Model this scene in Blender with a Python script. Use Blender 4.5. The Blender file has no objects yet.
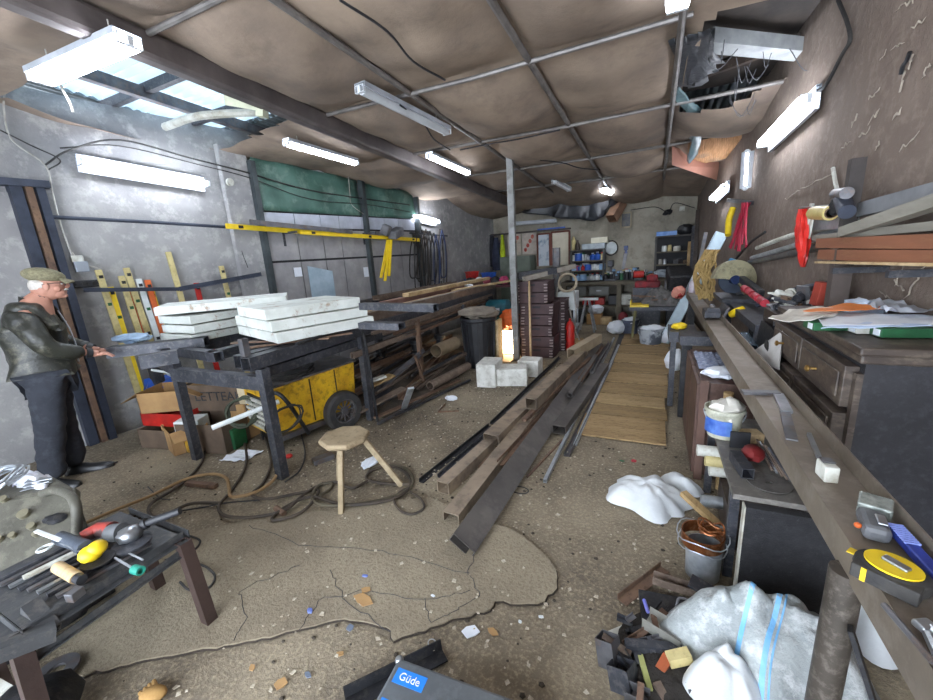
import bpy, bmesh, math, random
from mathutils import Vector as V, Matrix, noise, Euler
random.seed(7)
C = bpy.context.scene.collection
PI = math.pi
# ---------- camera model: a pixel of the photograph becomes a ray; surfaces are met in metres
F, H, S = 395., 1.62, .065
cd = V((655-466.5, 350-243, -F)).normalized()
cu = V((1, S, 0)).cross(cd)
if cu.y < 0: cu = -cu
cu.normalize(); cx = cd.cross(cu)
def ray(px, py):
    v = V((px-466.5, 350-py, -F)); return V((v.dot(cx), v.dot(cd), v.dot(cu)))
def hit(px, py, n, d):               # plane n.p = d
    r = ray(px, py); n = V(n); o = V((0, 0, H)); return o + r*((d-n.dot(o))/n.dot(r))
def pz(px, py, z=0.): return hit(px, py, (0, 0, 1), z)
def py_(px, py, y): return hit(px, py, (0, 1, 0), y)
def px_(px, py, x): return hit(px, py, (1, 0, 0), x)
def pc(px, py, d=0.): return hit(px, py, (0, .045, 1), 3.16-d)
def pl(px, py, d=0.): return hit(px, py, (1, -.176, 0), -5.443+d)
def pr(px, py, d=0.): return hit(px, py, (1, .0455, 0), 1.19-d)
def pb(px, py, d=0.): return hit(px, py, (0, 1, 0), 9.8-d)
def ceilz(y): return 3.16-.045*y
def leftx(y): return -5.443+.176*y
def rightx(y): return 1.19-.0455*y
# ---------- materials
def lin(h):
    c = [int(h[i:i+2], 16)/255 for i in (0, 2, 4)]
    return tuple([(x/12.92 if x <= .04045 else ((x+.055)/1.055)**2.4) for x in c]+[1])
MATS = {}
def mat(name, c1, c2=None, sc=6., rough=.7, metal=0., bump=.15, c3=None, sc3=40., lo=.35, hi=.65, bs=None, amt3=.5, lo3=.5, hi3=.62, emit=0, alpha=None, stretch=None):
    if name in MATS: return MATS[name]
    m = bpy.data.materials.new(name); m.use_nodes = True; nt = m.node_tree; N = nt.nodes; L = nt.links
    b = N['Principled BSDF']; b.inputs['Roughness'].default_value = rough; b.inputs['Metallic'].default_value = metal
    tc = N.new('ShaderNodeTexCoord'); vec = tc.outputs['Object']
    if stretch:
        mp = N.new('ShaderNodeMapping'); mp.inputs['Scale'].default_value = stretch; L.new(vec, mp.inputs[0]); vec = mp.outputs[0]
    def noi(s, det=6, r=.6):
        n = N.new('ShaderNodeTexNoise'); n.inputs['Scale'].default_value = s; n.inputs['Detail'].default_value = det; n.inputs['Roughness'].default_value = r
        L.new(vec, n.inputs['Vector']); return n.outputs['Fac']
    def ramp(src, a, bb):
        r = N.new('ShaderNodeMapRange'); r.inputs[1].default_value = a; r.inputs[2].default_value = bb; L.new(src, r.inputs[0]); return r.outputs[0]
    def mix(f, a, bb):
        x = N.new('ShaderNodeMix'); x.data_type = 'RGBA'
        if isinstance(f, float): x.inputs[0].default_value = f
        else: L.new(f, x.inputs[0])
        for i, q in ((6, a), (7, bb)):
            if isinstance(q, tuple): x.inputs[i].default_value = q
            else: L.new(q, x.inputs[i])
        return x.outputs[2]
    col = lin(c1)
    if c2: col = mix(ramp(noi(sc), lo, hi), col, lin(c2))
    if c3:
        f = ramp(noi(sc3, 8, .7), lo3, hi3)
        k = N.new('ShaderNodeMath'); k.operation = 'MULTIPLY'; k.inputs[1].default_value = amt3; L.new(f, k.inputs[0])
        col = mix(k.outputs[0], col, lin(c3))
    if isinstance(col, tuple): b.inputs['Base Color'].default_value = col
    else: L.new(col, b.inputs['Base Color'])
    if bump:
        bp = N.new('ShaderNodeBump'); bp.inputs['Strength'].default_value = bump; bp.inputs['Distance'].default_value = .02
        L.new(noi(bs or sc*5, 8, .65), bp.inputs['Height']); L.new(bp.outputs[0], b.inputs['Normal'])
    if emit:
        b.inputs['Emission Color'].default_value = lin(c1); b.inputs['Emission Strength'].default_value = emit
    if alpha is not None: b.inputs['Alpha'].default_value = alpha
    MATS[name] = m; return m
steel = mat('dark_steel', '303238', '4a4c53', 5, .5, .35, .1, '8a8680', 30, amt3=.25)
steel2 = mat('grey_steel', '77777a', '56565a', 8, .45, .6, .1, '8a6f58', 14, amt3=.35)
brownst = mat('brown_steel', '62544a', '7f6f62', 6, .6, .3, .12, '9c8b7b', 25, amt3=.4)
rust = mat('rusty_steel', '644f43', '80654f', 7, .8, .1, .2, '3a2f29', 20, amt3=.5)
bright = mat('bright_steel', 'b4b8bc', '8e9296', 9, .3, .8, .05)
galv = mat('galvanised', '9aa0a6', 'c2c8cc', 12, .4, .6, .06)
black = mat('black_plastic', '1b1c1f', '2a2b2f', 12, .5, 0, .05)
blackm = mat('black_metal', '17181b', '2b2c30', 9, .55, .3, .15, '5c5750', 30, amt3=.3)
white = mat('white_paint', 'dfe4e4', 'c5cac8', 5, .6, 0, .05)
offw = mat('dirty_white', 'cfd0c8', 'a9a79a', 7, .8, 0, .1, '7c6a52', 18, amt3=.35)
wood = mat('raw_wood', 'b3976a', '8f744c', 3, .75, 0, .15, '6a5236', 26, stretch=(3, .6, 3))
paleW = mat('pale_wood', 'cdb48c', 'a88d64', 3, .75, 0, .12, '7d664a', 24, amt3=.4)
darkW = mat('dark_wood', '40332b', '2b2420', 5, .5, 0, .1, '6a5a4d', 20, amt3=.35)
card = mat('cardboard', 'b28e5e', '9a7850', 4, .85, 0, .06)
cardD = mat('brown_cardboard', '6b5a4a', '57493d', 5, .85, 0, .06)
yel = mat('yellow_paint', 'd9ad22', 'b98a1c', 7, .5, 0, .08, '4a3a1c', 15, amt3=.55)
yelB = mat('bright_yellow', 'f0cf22', 'dab81c', 9, .45, 0, .03)
redP = mat('red_plastic', 'c8281f', '9d1d18', 8, .45, 0, .04)
blueP = mat('blue_plastic', '2f62c4', '234c9c', 8, .45, 0, .04)
teal = mat('teal_paint', '236a78', '184c58', 8, .5, .1, .08)
orangeP = mat('orange_paint', 'd9692e', 'b95423', 9, .5, 0, .05)
cream = mat('cream_paint', 'cfc08a', 'b2a26c', 7, .5, 0, .05, '5c4c30', 20, amt3=.3)
greenP = mat('green_paint', '24643c', '1a4a2c', 8, .5)
rubber = mat('black_rubber', '242426', '3b3936', 14, .8, 0, .1)
cableT = mat('tan_cable', '9a8868', '7d6c50', 9, .7)
cableD = mat('brown_cable', '4a4034', '322b25', 9, .7)
cableG = mat('grey_cable', 'b9b6ae', '8f8b83', 9, .6)
paper = mat('paper_white', 'e6eaf0', 'd2d8e0', 6, .8, 0, .03)
tube_on = mat('tube_light', 'eef4ff', emit=19, bump=0)
# ---------- mesh builder
class B:
    def __init__(s): s.b = bmesh.new()
    def V(s, p): return s.b.verts.new(p)
    def f(s, vs):
        try: return s.b.faces.new(vs)
        except ValueError: return None
    def box(s, c, d, r=None, m=None):
        M = m if m else (Euler(r or (0, 0, 0)).to_matrix().to_4x4()); c = V(c)
        vs = [s.V(c + (M.to_3x3() @ V((x*d[0]/2, y*d[1]/2, z*d[2]/2)))) for x in (-1, 1) for y in (-1, 1) for z in (-1, 1)]
        for q in ((0, 1, 3, 2), (4, 6, 7, 5), (0, 4, 5, 1), (2, 3, 7, 6), (0, 2, 6, 4), (1, 5, 7, 3)): s.f([vs[i] for i in q])
        return s
    def b2(s, x0, x1, y0, y1, z0, z1): return s.box(((x0+x1)/2, (y0+y1)/2, (z0+z1)/2), (abs(x1-x0), abs(y1-y0), abs(z1-z0)))
    def frame(s, p, q, up=(0, 0, 1)):
        d = (V(q)-V(p)).normalized(); u = V(up)
        if abs(d.dot(u)) > .98: u = V((1, 0, 0)) if abs(d.x) < .9 else V((0, 1, 0))
        x = d.cross(u).normalized(); return x, x.cross(d).normalized()
    def bar(s, p, q, w, h, up=(0, 0, 1), prof='box', t=.004):
        p, q = V(p), V(q); x, y = s.frame(p, q, up); a, c = w/2, h/2; inn = None
        if prof in ('box', 'solid'):
            o = [(-a, -c), (a, -c), (a, c), (-a, c)]
            if prof == 'box': inn = [(-a+t, -c+t), (a-t, -c+t), (a-t, c-t), (-a+t, c-t)]
        elif prof == 'C': o = [(-a, -c), (a, -c), (a, c), (a-t, c), (a-t, -c+t), (-a+t, -c+t), (-a+t, c), (-a, c)]
        elif prof == 'L': o = [(-a, -c), (a, -c), (a, -c+t), (-a+t, -c+t), (-a+t, c), (-a, c)]
        elif prof == 'I': o = [(-a, -c), (a, -c), (a, -c+t), (t/2, -c+t), (t/2, c-t), (a, c-t), (a, c), (-a, c), (-a, c-t), (-t/2, c-t), (-t/2, -c+t), (-a, -c+t)]
        R = [[s.V(e+x*u+y*v) for u, v in o] for e in (p, q)]; n = len(o)
        for i in range(n): s.f([R[0][i], R[0][(i+1) % n], R[1][(i+1) % n], R[1][i]])
        if inn:
            I = [[s.V(e+x*u+y*v) for u, v in inn] for e in (p, q)]
            for i in range(4):
                j = (i+1) % 4; s.f([I[0][j], I[0][i], I[1][i], I[1][j]])
                for k in (0, 1): s.f([R[k][i], R[k][j], I[k][j], I[k][i]])
        else: s.f(R[0][::-1]); s.f(R[1])
        return s
    def tube(s, pts, r, seg=8, hollow=False):
        pts = [V(p) for p in pts]; n = len(pts); rs = r if isinstance(r, (list, tuple)) else [r]*n; rings = []; x = None
        for i, p in enumerate(pts):
            d = (pts[min(i+1, n-1)]-pts[max(i-1, 0)]).normalized()
            if x is None: x, y = s.frame(p, p+d)
            else:
                x = (x-d*x.dot(d)).normalized()
                y = x.cross(d)
            rings.append([s.V(p+(x*math.cos(2*PI*k/seg)+y*math.sin(2*PI*k/seg))*rs[i]) for k in range(seg)])
        for i in range(n-1):
            for k in range(seg): s.f([rings[i][k], rings[i][(k+1) % seg], rings[i+1][(k+1) % seg], rings[i+1][k]])
        if not hollow: s.f(rings[0][::-1]); s.f(rings[-1])
        return s
    def pipe(s, p, q, r, t=.004, seg=14):
        p, q = V(p), V(q); x, y = s.frame(p, q); A = []
        for e in (p, q):
            for rr in (r, r-t): A.append([s.V(e+(x*math.cos(2*PI*k/seg)+y*math.sin(2*PI*k/seg))*rr) for k in range(seg)])
        for k in range(seg):
            j = (k+1) % seg
            s.f([A[0][k], A[0][j], A[2][j], A[2][k]]); s.f([A[1][j], A[1][k], A[3][k], A[3][j]])
            s.f([A[0][j], A[0][k], A[1][k], A[1][j]]); s.f([A[2][k], A[2][j], A[3][j], A[3][k]])
        return s
    def cyl(s, p, q, r, r2=None, seg=16): return s.tube([p, q], [r, r if r2 is None else r2], seg)
    def lathe(s, prof, c=(0, 0, 0), seg=16, m=None):
        c = V(c); M = m or Matrix.Identity(3); rings = []
        for r, z in prof:
            if r < 1e-5: rings.append([s.V(c+M @ V((0, 0, z)))])
            else: rings.append([s.V(c+M @ V((r*math.cos(2*PI*k/seg), r*math.sin(2*PI*k/seg), z))) for k in range(seg)])
        for a, b_ in zip(rings, rings[1:]):
            for k in range(seg):
                j = (k+1) % seg
                if len(a) == 1 and len(b_) == 1: continue
                if len(a) == 1: s.f([a[0], b_[j], b_[k]])
                elif len(b_) == 1: s.f([a[k], a[j], b_[0]])
                else: s.f([a[k], a[j], b_[j], b_[k]])
        return s
    def ell(s, c, r, rot=None, seg=14, n=8, amp=0., ns=4., seed=0.):
        M = Euler(rot or (0, 0, 0)).to_matrix(); c = V(c); rings = []
        for i in range(n+1):
            t = PI*i/n
            row = []
            for k in range(1 if i in (0, n) else seg):
                d = V((math.sin(t)*math.cos(2*PI*k/seg), math.sin(t)*math.sin(2*PI*k/seg), -math.cos(t)))
                g = 1+amp*noise.noise(d*ns+V((seed, seed*2, seed))) if amp else 1
                row.append(s.V(c+M @ V((d.x*r[0]*g, d.y*r[1]*g, d.z*r[2]*g))))
            rings.append(row)
        for a, b_ in zip(rings, rings[1:]):
            for k in range(seg):
                j = (k+1) % seg
                if len(a) == 1: s.f([a[0], b_[j], b_[k]])
                elif len(b_) == 1: s.f([a[k], a[j], b_[0]])
                else: s.f([a[k], a[j], b_[j], b_[k]])
        return s
    def prism(s, pts, d):                 # polygon of 3D points pushed along d
        d = V(d); a = [s.V(p) for p in pts]; b_ = [s.V(V(p)+d) for p in pts]; n = len(a)
        s.f(a[::-1]); s.f(b_)
        for i in range(n): s.f([a[i], a[(i+1) % n], b_[(i+1) % n], b_[i]])
        return s
    def grid(s, fn, nu, nv, skip=None):
        g = [[s.V(fn(i/nu, j/nv)) for j in range(nv+1)] for i in range(nu+1)]
        for i in range(nu):
            for j in range(nv):
                if skip and skip((i+.5)/nu, (j+.5)/nv): continue
                s.f([g[i][j], g[i+1][j], g[i+1][j+1], g[i][j+1]])
        return s
def base(o):
    if o is None: return Matrix.Identity(4)
    return base(o.parent) @ Matrix.LocRotScale(o.location, o.rotation_euler, o.scale)
def obj(name, b, m, parent=None, world=True, smooth=False, bev=0., thick=0., sub=0, label=None):
    me = bpy.data.meshes.new(name); bm = b.b
    bmesh.ops.recalc_face_normals(bm, faces=bm.faces)
    bm.to_mesh(me); bm.free()
    o = bpy.data.objects.new(name, me); C.objects.link(o)
    if m: me.materials.append(m)
    if parent is not None:
        o.parent = parent
        if world: me.transform(base(parent).inverted())
    elif me.vertices:
        xs = [v.co for v in me.vertices]
        c = V(((min(v.x for v in xs)+max(v.x for v in xs))/2, (min(v.y for v in xs)+max(v.y for v in xs))/2, min(v.z for v in xs)))
        me.transform(Matrix.Translation(-c)); o.location = c
    if smooth:
        me.polygons.foreach_set('use_smooth', [True]*len(me.polygons)); me.set_sharp_from_angle(angle=.7)
    if thick:
        k = o.modifiers.new('s', 'SOLIDIFY'); k.thickness = thick; k.offset = 0
    if bev:
        k = o.modifiers.new('b', 'BEVEL'); k.width = bev; k.segments = 2; k.limit_method = 'ANGLE'
    if sub:
        k = o.modifiers.new('u', 'SUBSURF'); k.levels = k.render_levels = sub
    if label: o['label'] = label
    return o
def tag(o, label, cat, group=None, kind=None):
    o['label'] = label; o['category'] = cat
    if group: o['group'] = group
    if kind: o['kind'] = kind
    return o
def thing(name, label, cat, loc=(0, 0, 0), rz=0., group=None):
    o = bpy.data.objects.new(name, None); C.objects.link(o); o.location = loc; o.rotation_euler = (0, 0, rz); o.empty_display_size = .05
    return tag(o, label, cat, group)
def struct(name, b, m, **k):
    o = obj(name, b, m, **k); o['kind'] = 'structure'; return o
def dup(o, loc=None, rz=None, label=None, parent=None, group=None):
    c = o.copy(); C.objects.link(c)
    if parent is not None: c.parent = parent
    for ch in o.children: dup(ch, parent=c)
    if parent is None:
        if loc is not None: c.location = loc
        if rz is not None: c.rotation_euler[2] = rz
        if label: c['label'] = label
        if group: c['group'] = group
    return c
def smoothpts(pts, n=6):               # Catmull-Rom
    P = [V(p) for p in pts]; P = [P[0]*2-P[1]]+P+[P[-1]*2-P[-2]]; out = []
    for i in range(1, len(P)-2):
        for k in range(n):
            t = k/n; a, b_, c, d = P[i-1:i+3]
            out.append(.5*((2*b_)+(c-a)*t+(2*a-5*b_+4*c-d)*t*t+(3*b_-a-3*c+d)*t**3))
    return out+[P[-2]]
def cable(name, pts, r, m, label, cat='cable', group=None, n=6, parent=None, seg=6):
    o = obj(name, B().tube(smoothpts(pts, n), r, seg), m, parent, smooth=True)
    return tag(o, label, cat, group) if parent is None else o
def text(s, size, m, parent, loc, rot, name='lettering', ext=.0008):
    cu_ = bpy.data.curves.new(name, 'FONT'); cu_.body = s; cu_.size = size; cu_.extrude = ext; cu_.align_x = 'CENTER'; cu_.align_y = 'CENTER'
    t = bpy.data.objects.new('tmp', cu_); C.objects.link(t)
    dg = bpy.context.evaluated_depsgraph_get(); me = bpy.data.meshes.new_from_object(t.evaluated_get(dg)); bpy.data.objects.remove(t)
    o = bpy.data.objects.new(name, me); C.objects.link(o); me.materials.clear(); me.materials.append(m)
    M = Matrix.LocRotScale(V(loc), rot if not isinstance(rot, tuple) else Euler(rot), V((1, 1, 1)))
    me.transform(M)
    if parent is not None: o.parent = parent; me.transform(base(parent).inverted())
    return o
def basis(x, y):                       # rotation whose local x, y run along the given directions
    x = V(x).normalized(); y = V(y); y = (y-x*x.dot(y)).normalized(); z = x.cross(y)
    return Matrix((x, y, z)).transposed().to_euler()
EXPO = 1.0
# ================= THE ROOM =================
floorM = mat('floor_dirt', '4f453b', '948873', 1.3, .95, 0, .45, 'c2b494', 60, bs=60, amt3=.5, lo3=.48, hi3=.68, lo=.3, hi=.7)
nt = floorM.node_tree
slabM = mat('floor_slab', '978c76', '7e7361', 1.8, .95, 0, .45, '665b4a', 60, bs=60, amt3=.5)
wallLM = mat('plaster_left', '9b9a98', '7f7e80', 1.4, .95, 0, .5, 'b6b4b0', 7, bs=9, amt3=.5)
wallRM = mat('plaster_right', '685a50', '7c6e63', 1.5, .95, 0, .7, '9a8c7f', 14, bs=14, amt3=.3)
wallBM = mat('plaster_back', 'a8a293', '868073', 1.3, .95, 0, .4, '5b574d', 4, bs=12, amt3=.4)
seam = mat('dark_seam', '26262a')
def plane(fn, nu, nv): return B().grid(fn, nu, nv)
def fz(x, y): return .006*noise.noise(V((x*2, y*2, 0)))
struct('floor', plane(lambda u, v: V((-5.6+7.2*u, -1.6+11.6*v, fz(-5.6+7.2*u, -1.6+11.6*v)-.004)), 70, 110), floorM, smooth=True)
Y0, Y1 = -1.6, 9.8
def wallmesh(xf, side, y0, y1, z0=0, z1=3.3, amp=.012):
    def fn(u, v):
        y = y0+(y1-y0)*u; z = z0+(z1-z0)*v
        return V((xf(y)+side*(.03+amp*noise.noise(V((y*1.5, z*1.5, 3)))), y, z))
    return B().grid(fn, int((y1-y0)*6), 18)
o = struct('wall_left', wallmesh(leftx, -1, Y0, Y1+.2), wallLM, thick=.04, smooth=True)
o = struct('wall_right', wallmesh(rightx, 1, Y0, Y1+.2), wallRM, thick=.04, smooth=True)
struct('wall_back', B().grid(lambda u, v: V((-3.9+4.8*u, 9.82+.02*noise.noise(V((u*6, v*4, 0))), -.02+3.4*v)), 30, 20), wallBM, thick=.04, smooth=True)
# front wall behind the photographer with a wide opening added for soft fill light
b = B(); b.b2(-5.75, -3.6, -1.65, -1.6, 0, 3.35); b.b2(.7, 1.3, -1.65, -1.6, 0, 3.35); b.b2(-3.6, .7, -1.65, -1.6, 2.7, 3.35)
struct('wall_front', b, wallLM)
# broken raised slab in the floor
edge = [(40,690),(120,668),(180,656),(240,645),(262,640),(300,631),(345,621),(380,628),(391,632),(394,643),(412,636),(445,625),(490,612),(495,603),(520,606),(545,603),(557,590),(556,572),(541,553),(515,533),(480,520),(430,500),(380,503),(330,512),(250,522),(200,532),(150,565),(90,610)]
E3 = [pz(*e) for e in edge]; out = []
for i, p in enumerate(E3):
    q = E3[(i+1) % len(E3)]; n = max(2, int((q-p).length/.03))
    for k in range(n):
        t = p.lerp(q, k/n); a = .018 if k else 0
        out.append(V((t.x+a*noise.noise(t*23), t.y+a*noise.noise(t*23+V((5, 5, 5))), .002)))
struct('floor', B().prism(out, (0, 0, .014)), slabM)
rim = B(); rim.tube([p+V((0,0,.001)) for p in out]+[out[0]], .006, 4); struct('floor', rim, mat('slab_rim','3a3128','2c261f',30,.95))
cracks = B()
for pts in ([(235,640),(245,615),(240,590),(300,565)],[(470,575),(480,595),(455,612),(430,622),(425,598)],[(300,630),(320,600),(365,590),(430,600),(470,590)],[(480,520),(478,545),(468,575)],[(250,525),(300,545),(380,550),(470,573)],[(390,632),(345,600),(330,570)]):
    w = [pz(*p, .0165) for p in pts]; ww = []
    for p, q in zip(w, w[1:]):
        for k in range(8):
            t = p.lerp(q, k/8); ww.append(t+V((noise.noise(t*30)*.02, noise.noise(t*30+V((9, 9, 0)))*.02, 0)))
    cracks.tube(ww+[w[-1]], .0018, 4)
struct('floor', cracks, seam)
# ---------- ceiling: sagging sheets nailed to pipes, two holes, corrugated roof above
ceilM = mat('ceiling_sheet', '74665b', '9b8977', 1.3, .85, 0, .35, '4e433c', 2.2, bs=5, amt3=.6, lo3=.5, hi3=.75)
ceilLM = mat('ceiling_pale', 'b0a390', '8f7d6c', 1.5, .8, 0, .1)
xs = [-5.5, -4.4, -2.95, -2.0, -.9, .1, 1.3]; ys = [-1.6, .3, 1.8, 3.32, 4.86, 6.38, 7.9, 9.9]
def inside(x, y, poly):
    c = False; n = len(poly)
    for i in range(n):
        (x1, y1), (x2, y2) = poly[i], poly[i-1]
        if (y1 > y) != (y2 > y) and x < (x2-x1)*(y-y1)/(y2-y1)+x1: c = not c
    return c
holeL = [(-4.95, 1.75), (-3.85, 1.72), (-3.1, 1.8), (-3.04, 3.0), (-3.35, 3.25), (-4.5, 3.5), (-4.95, 3.4)]
holeR = [(.16, 3.9), (.28, 3.42), (.7, 3.4), (1.2, 3.5), (1.2, 4.55), (.75, 5.0), (.16, 5.15)]
def sag(x, y):
    i = max(k for k in range(len(xs)-1) if xs[k] <= x+1e-6); j = max(k for k in range(len(ys)-1) if ys[k] <= y+1e-6)
    u = (x-xs[i])/(xs[i+1]-xs[i]); v = (y-ys[j])/(ys[j+1]-ys[j])
    a = 16*u*(1-u)*v*(1-v); rnd = noise.noise(V((i*3.7, j*5.1, 1)))
    z = -(.13+.12*rnd)*(.35 if x < -2.95 and y < 5 else 1)*max(a, 0)**.75 - .03*noise.noise(V((x*3, y*3, 0))) - .02*abs(math.sin(5*x+2.2*y+rnd*9))*a
    if x < -3 and y > 3.3: z -= .07*min(1, (-3-x)/1.2)*max(0, min(1, (y-4.6)/2))*(.7+.5*math.sin(y*4+x*2))
    if y > 8.4: z -= .22*(y-8.4)/1.4
    return z
def cf(u, v):
    x = -5.5+6.8*u; y = -1.6+11.4*v
    return V((x, y, ceilz(y)+.05+sag(min(max(x, -5.49), 1.29), min(max(y, -1.59), 9.89))))
struct('ceiling', B().grid(cf, 102, 171, skip=lambda u, v: inside(-5.5+6.8*u, -1.6+11.4*v, holeL) or inside(-5.5+6.8*u, -1.6+11.4*v, holeR)), ceilM, smooth=True)
roofM = mat('corrugated_roof', '8a9496', '70787c', 3, .5, .3, .05, '5a5f60', 9, amt3=.3)
struct('ceiling', B().grid(lambda u, v: V((-5.8+7.4*u, -1.7+11.7*v, ceilz(-1.7+11.7*v)+.36+.022*math.sin(u*7.4*2*PI/.09))), 660, 39, skip=lambda u, v: -5.2 < -5.8+7.4*u < -3.0 and 1.6 < -1.7+11.7*v < 3.7), roofM)
rafters = []
def trim(n, p, q, w, h, m, prof='solid'): return struct('trim_%d' % n, B().bar(p, q, w, h, prof=prof), m)
def cz(x, y, d=0): return V((x, y, ceilz(y)-d))
pipeM = mat('ceiling_pipe', '6f6a68', '8a8682', 8, .5, .4, .05)
sky_ = bpy.data.materials.new('skylight_sheet'); sky_.use_nodes = True; N_ = sky_.node_tree.nodes; N_.remove(N_['Principled BSDF'])
tr_ = N_.new('ShaderNodeBsdfTranslucent'); tr_.inputs[0].default_value = lin('b8ccd6'); df_ = N_.new('ShaderNodeBsdfDiffuse'); df_.inputs[0].default_value = lin('9fb0ba'); mx_ = N_.new('ShaderNodeMixShader'); mx_.inputs[0].default_value = .16
for a_, b_ in ((df_.outputs[0], mx_.inputs[1]), (tr_.outputs[0], mx_.inputs[2]), (mx_.outputs[0], N_['Material Output'].inputs[0])): sky_.node_tree.links.new(a_, b_)
struct('window_1', B().grid(lambda u, v: V((-5.25+2.3*u, 1.5+2.3*v, ceilz(1.5+2.3*v)+.37+.02*math.sin(v*2.3*2*PI/.1))), 4, 240), sky_)
n = 1
for x in (-2.0, -.93, .1):
    struct('trim_%d' % n, B().tube([cz(x, -1.5, .0), cz(x*.985, 4, .0), cz(x*.97, 9.7, .0)], .024, 8), pipeM, smooth=True); n += 1
for y in (.3, 1.8, 3.32, 4.86, 6.38, 7.9):
    x0, x1 = (-2.95, .16) if y == 3.32 else (-2.95, 1.0)
    struct('trim_%d' % n, B().tube([cz(x0, y, -.01), cz((x0+x1)/2, y, .015), cz(x1, y, -.01)], .019, 8), pipeM, smooth=True); n += 1
beamM = mat('roof_beam', '57504f', '6e6664', 4, .55, .3, .08)
struct('trim_%d' % n, B().bar(cz(-2.98, -1.5, .05), cz(-2.98, 8.95, .05), .13, .17, prof='solid'), beamM, bev=.03); n += 1
for x in (-4.45, -3.7):      # roof purlins seen through the left hole
    struct('trim_%d' % n, B().bar(cz(x, 1.2, -.26), cz(x, 4, -.26), .07, .1), steel2); n += 1
for y in (1.9, 2.6, 3.3):
    struct('trim_%d' % n, B().bar(cz(-5.3, y, -.3), cz(-3, y, -.3), .06, .08), steel); n += 1
struct('trim_%d' % n, B().bar(pc(706, 40, -.12), pc(806, 50, -.12), .16, .1), mat('beam_grey', 'a3a6a6', '84888a', 5)); n += 1
struct('trim_%d' % n, B().bar(cz(.2, 4.9, -.2), cz(1.1, 4.5, -.2), .05, .07), darkW); n += 1
struct('ceiling', B().grid(lambda u, v: V((.12+1.1*u, 3.1+2.3*v, ceilz(3.1+2.3*v)+.27+.02*noise.noise(V((u*4,v*4,0))))), 8, 8), mat('hole_shade','4a423c','2f2b29',3,.9), thick=.01)  # dark sheet added above the right hole to shade its inside
# the tree-pole rafter under the left hole
struct('trim_%d' % n, B().tube(smoothpts([pc(165, 127, .06), pc(200, 116, .06), pc(262, 112, .02)]), .035, 8), offw, smooth=True); n += 1
# loose panel hanging from the ceiling on the right, pale lath reed patch
o = obj('hanging_board', B().prism([pc(672, 147), pc(740, 170, .08), pc(728, 184, .30), pc(672, 165, .22)], (0, 0, .012)), mat('board_rust', '98685a', 'ab7c68', 3))
tag(o, 'loose reddish brown board drooping from the ceiling by the right wall', 'board')
o = obj('reed_patch', B().grid(lambda u, v: (pc(688+54*u, 143-12*u+24*v, .06+.012*math.sin(u*300)+.04*v)), 120, 4), mat('reed', 'd8b288', 'b58c60', 3, stretch=(20, 2, 2)))
tag(o, 'straw reed matting showing at the ceiling edge above the loose board', 'matting')
random.seed(2)
cob = mat('cobweb', '5c5c60', '48484c', 9)
for k in range(14):
    a = pc(random.uniform(688,800), random.uniform(30,100), -.05); c = a+V((random.uniform(-.3,.3), random.uniform(-.2,.2), random.uniform(-.05,.02))); m_ = (a+c)/2-V((0,0,random.uniform(.08,.25)))
    cable('cobweb_strand', [a, m_, c], .003, cob, 'dusty cobweb strand drooping across the right ceiling hole', 'cobweb', 'cobwebs in the right ceiling hole', n=5, seg=4)
for k, (p_, q_) in enumerate((((340,0),(445,80)), ((460,150),(560,130)), ((400,105),(450,150)), ((540,160),(600,170)))):
    a, c = pc(*p_, .10), pc(*q_, .10); struct('trim_%d' % (60+k), B().tube(smoothpts([a, a.lerp(c,.33)+V((.03,0,-.0)), a.lerp(c,.66)+V((-.03,0,-.01)), c]), .008, 5), seam)
plast = mat('dark_plastic_sheet', '3a3d42', '23262b', 5, .35, 0, .3)
plastT = mat('teal_plastic', '6f8c90', '4a5f66', 5, .35, 0, .3)
def drape(name, top, bottoms, m, label, cat='plastic sheet', nv=8, fold=.03):
    nT = len(top)-1
    def fn(u, v):
        t = u*nT; i = min(int(t), nT-1); k = t-i
        a = V(top[i]).lerp(V(top[i+1]), k); c = V(bottoms[i]).lerp(V(bottoms[i+1]), k)
        p = a.lerp(c, v); w = fold*(.3+v)
        return p+V((w*math.sin(u*23+v*3), w*math.cos(u*31), 0))
    o = obj(name, B().grid(fn, nT*8, nv), m, smooth=True, thick=.002); return tag(o, label, cat)
drape('torn_plastic', [pc(675,75), pc(685,95), pc(700,108), pc(712,112)], [pc(676,90), pc(686,124,.0), pc(691,150,-.02)+V((0,-.1,-.2)), pc(709,118)], plastT, 'torn plastic sheet hanging in a point from the ceiling hole')
drape('torn_plastic', [pc(668,40), pc(690,35), pc(712,28)], [pc(680,88), pc(700,85), pc(720,62)], plast, 'dark torn plastic flap at the near edge of the right ceiling hole', fold=.05)
drape('dark_sheet', [V((-2.6,9.5,2.75)), V((-1.9,9.5,2.75)), V((-1.3,9.5,2.75)), V((-.6,9.5,2.75))], [py_(520,212,9.5), py_(560,218,9.5), py_(596,221,9.5), py_(615,204,9.5)], plast, 'dark plastic sheeting sagging along the top of the back wall', fold=.05)
drape('dark_sheet', [V((.1,9.6,2.75)), V((.85,9.6,2.75))], [V((.1,9.6,2.62)), V((.78,9.6,2.55))], plast, 'short strip of dark sheeting above the right back shelves', fold=.02)
o = obj('foam_scrap', B().box(pc(245,100,.05), (.3,.08,.12), (.3,.2,.5)).box(pc(262,104,.08), (.07,.07,.2), (0,.2,.2)), mat('foam_cream', 'c8cbb0', 'a8ab92', 6)); tag(o, 'pale foam insulation scrap stuck at the left ceiling hole', 'insulation scrap')
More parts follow.
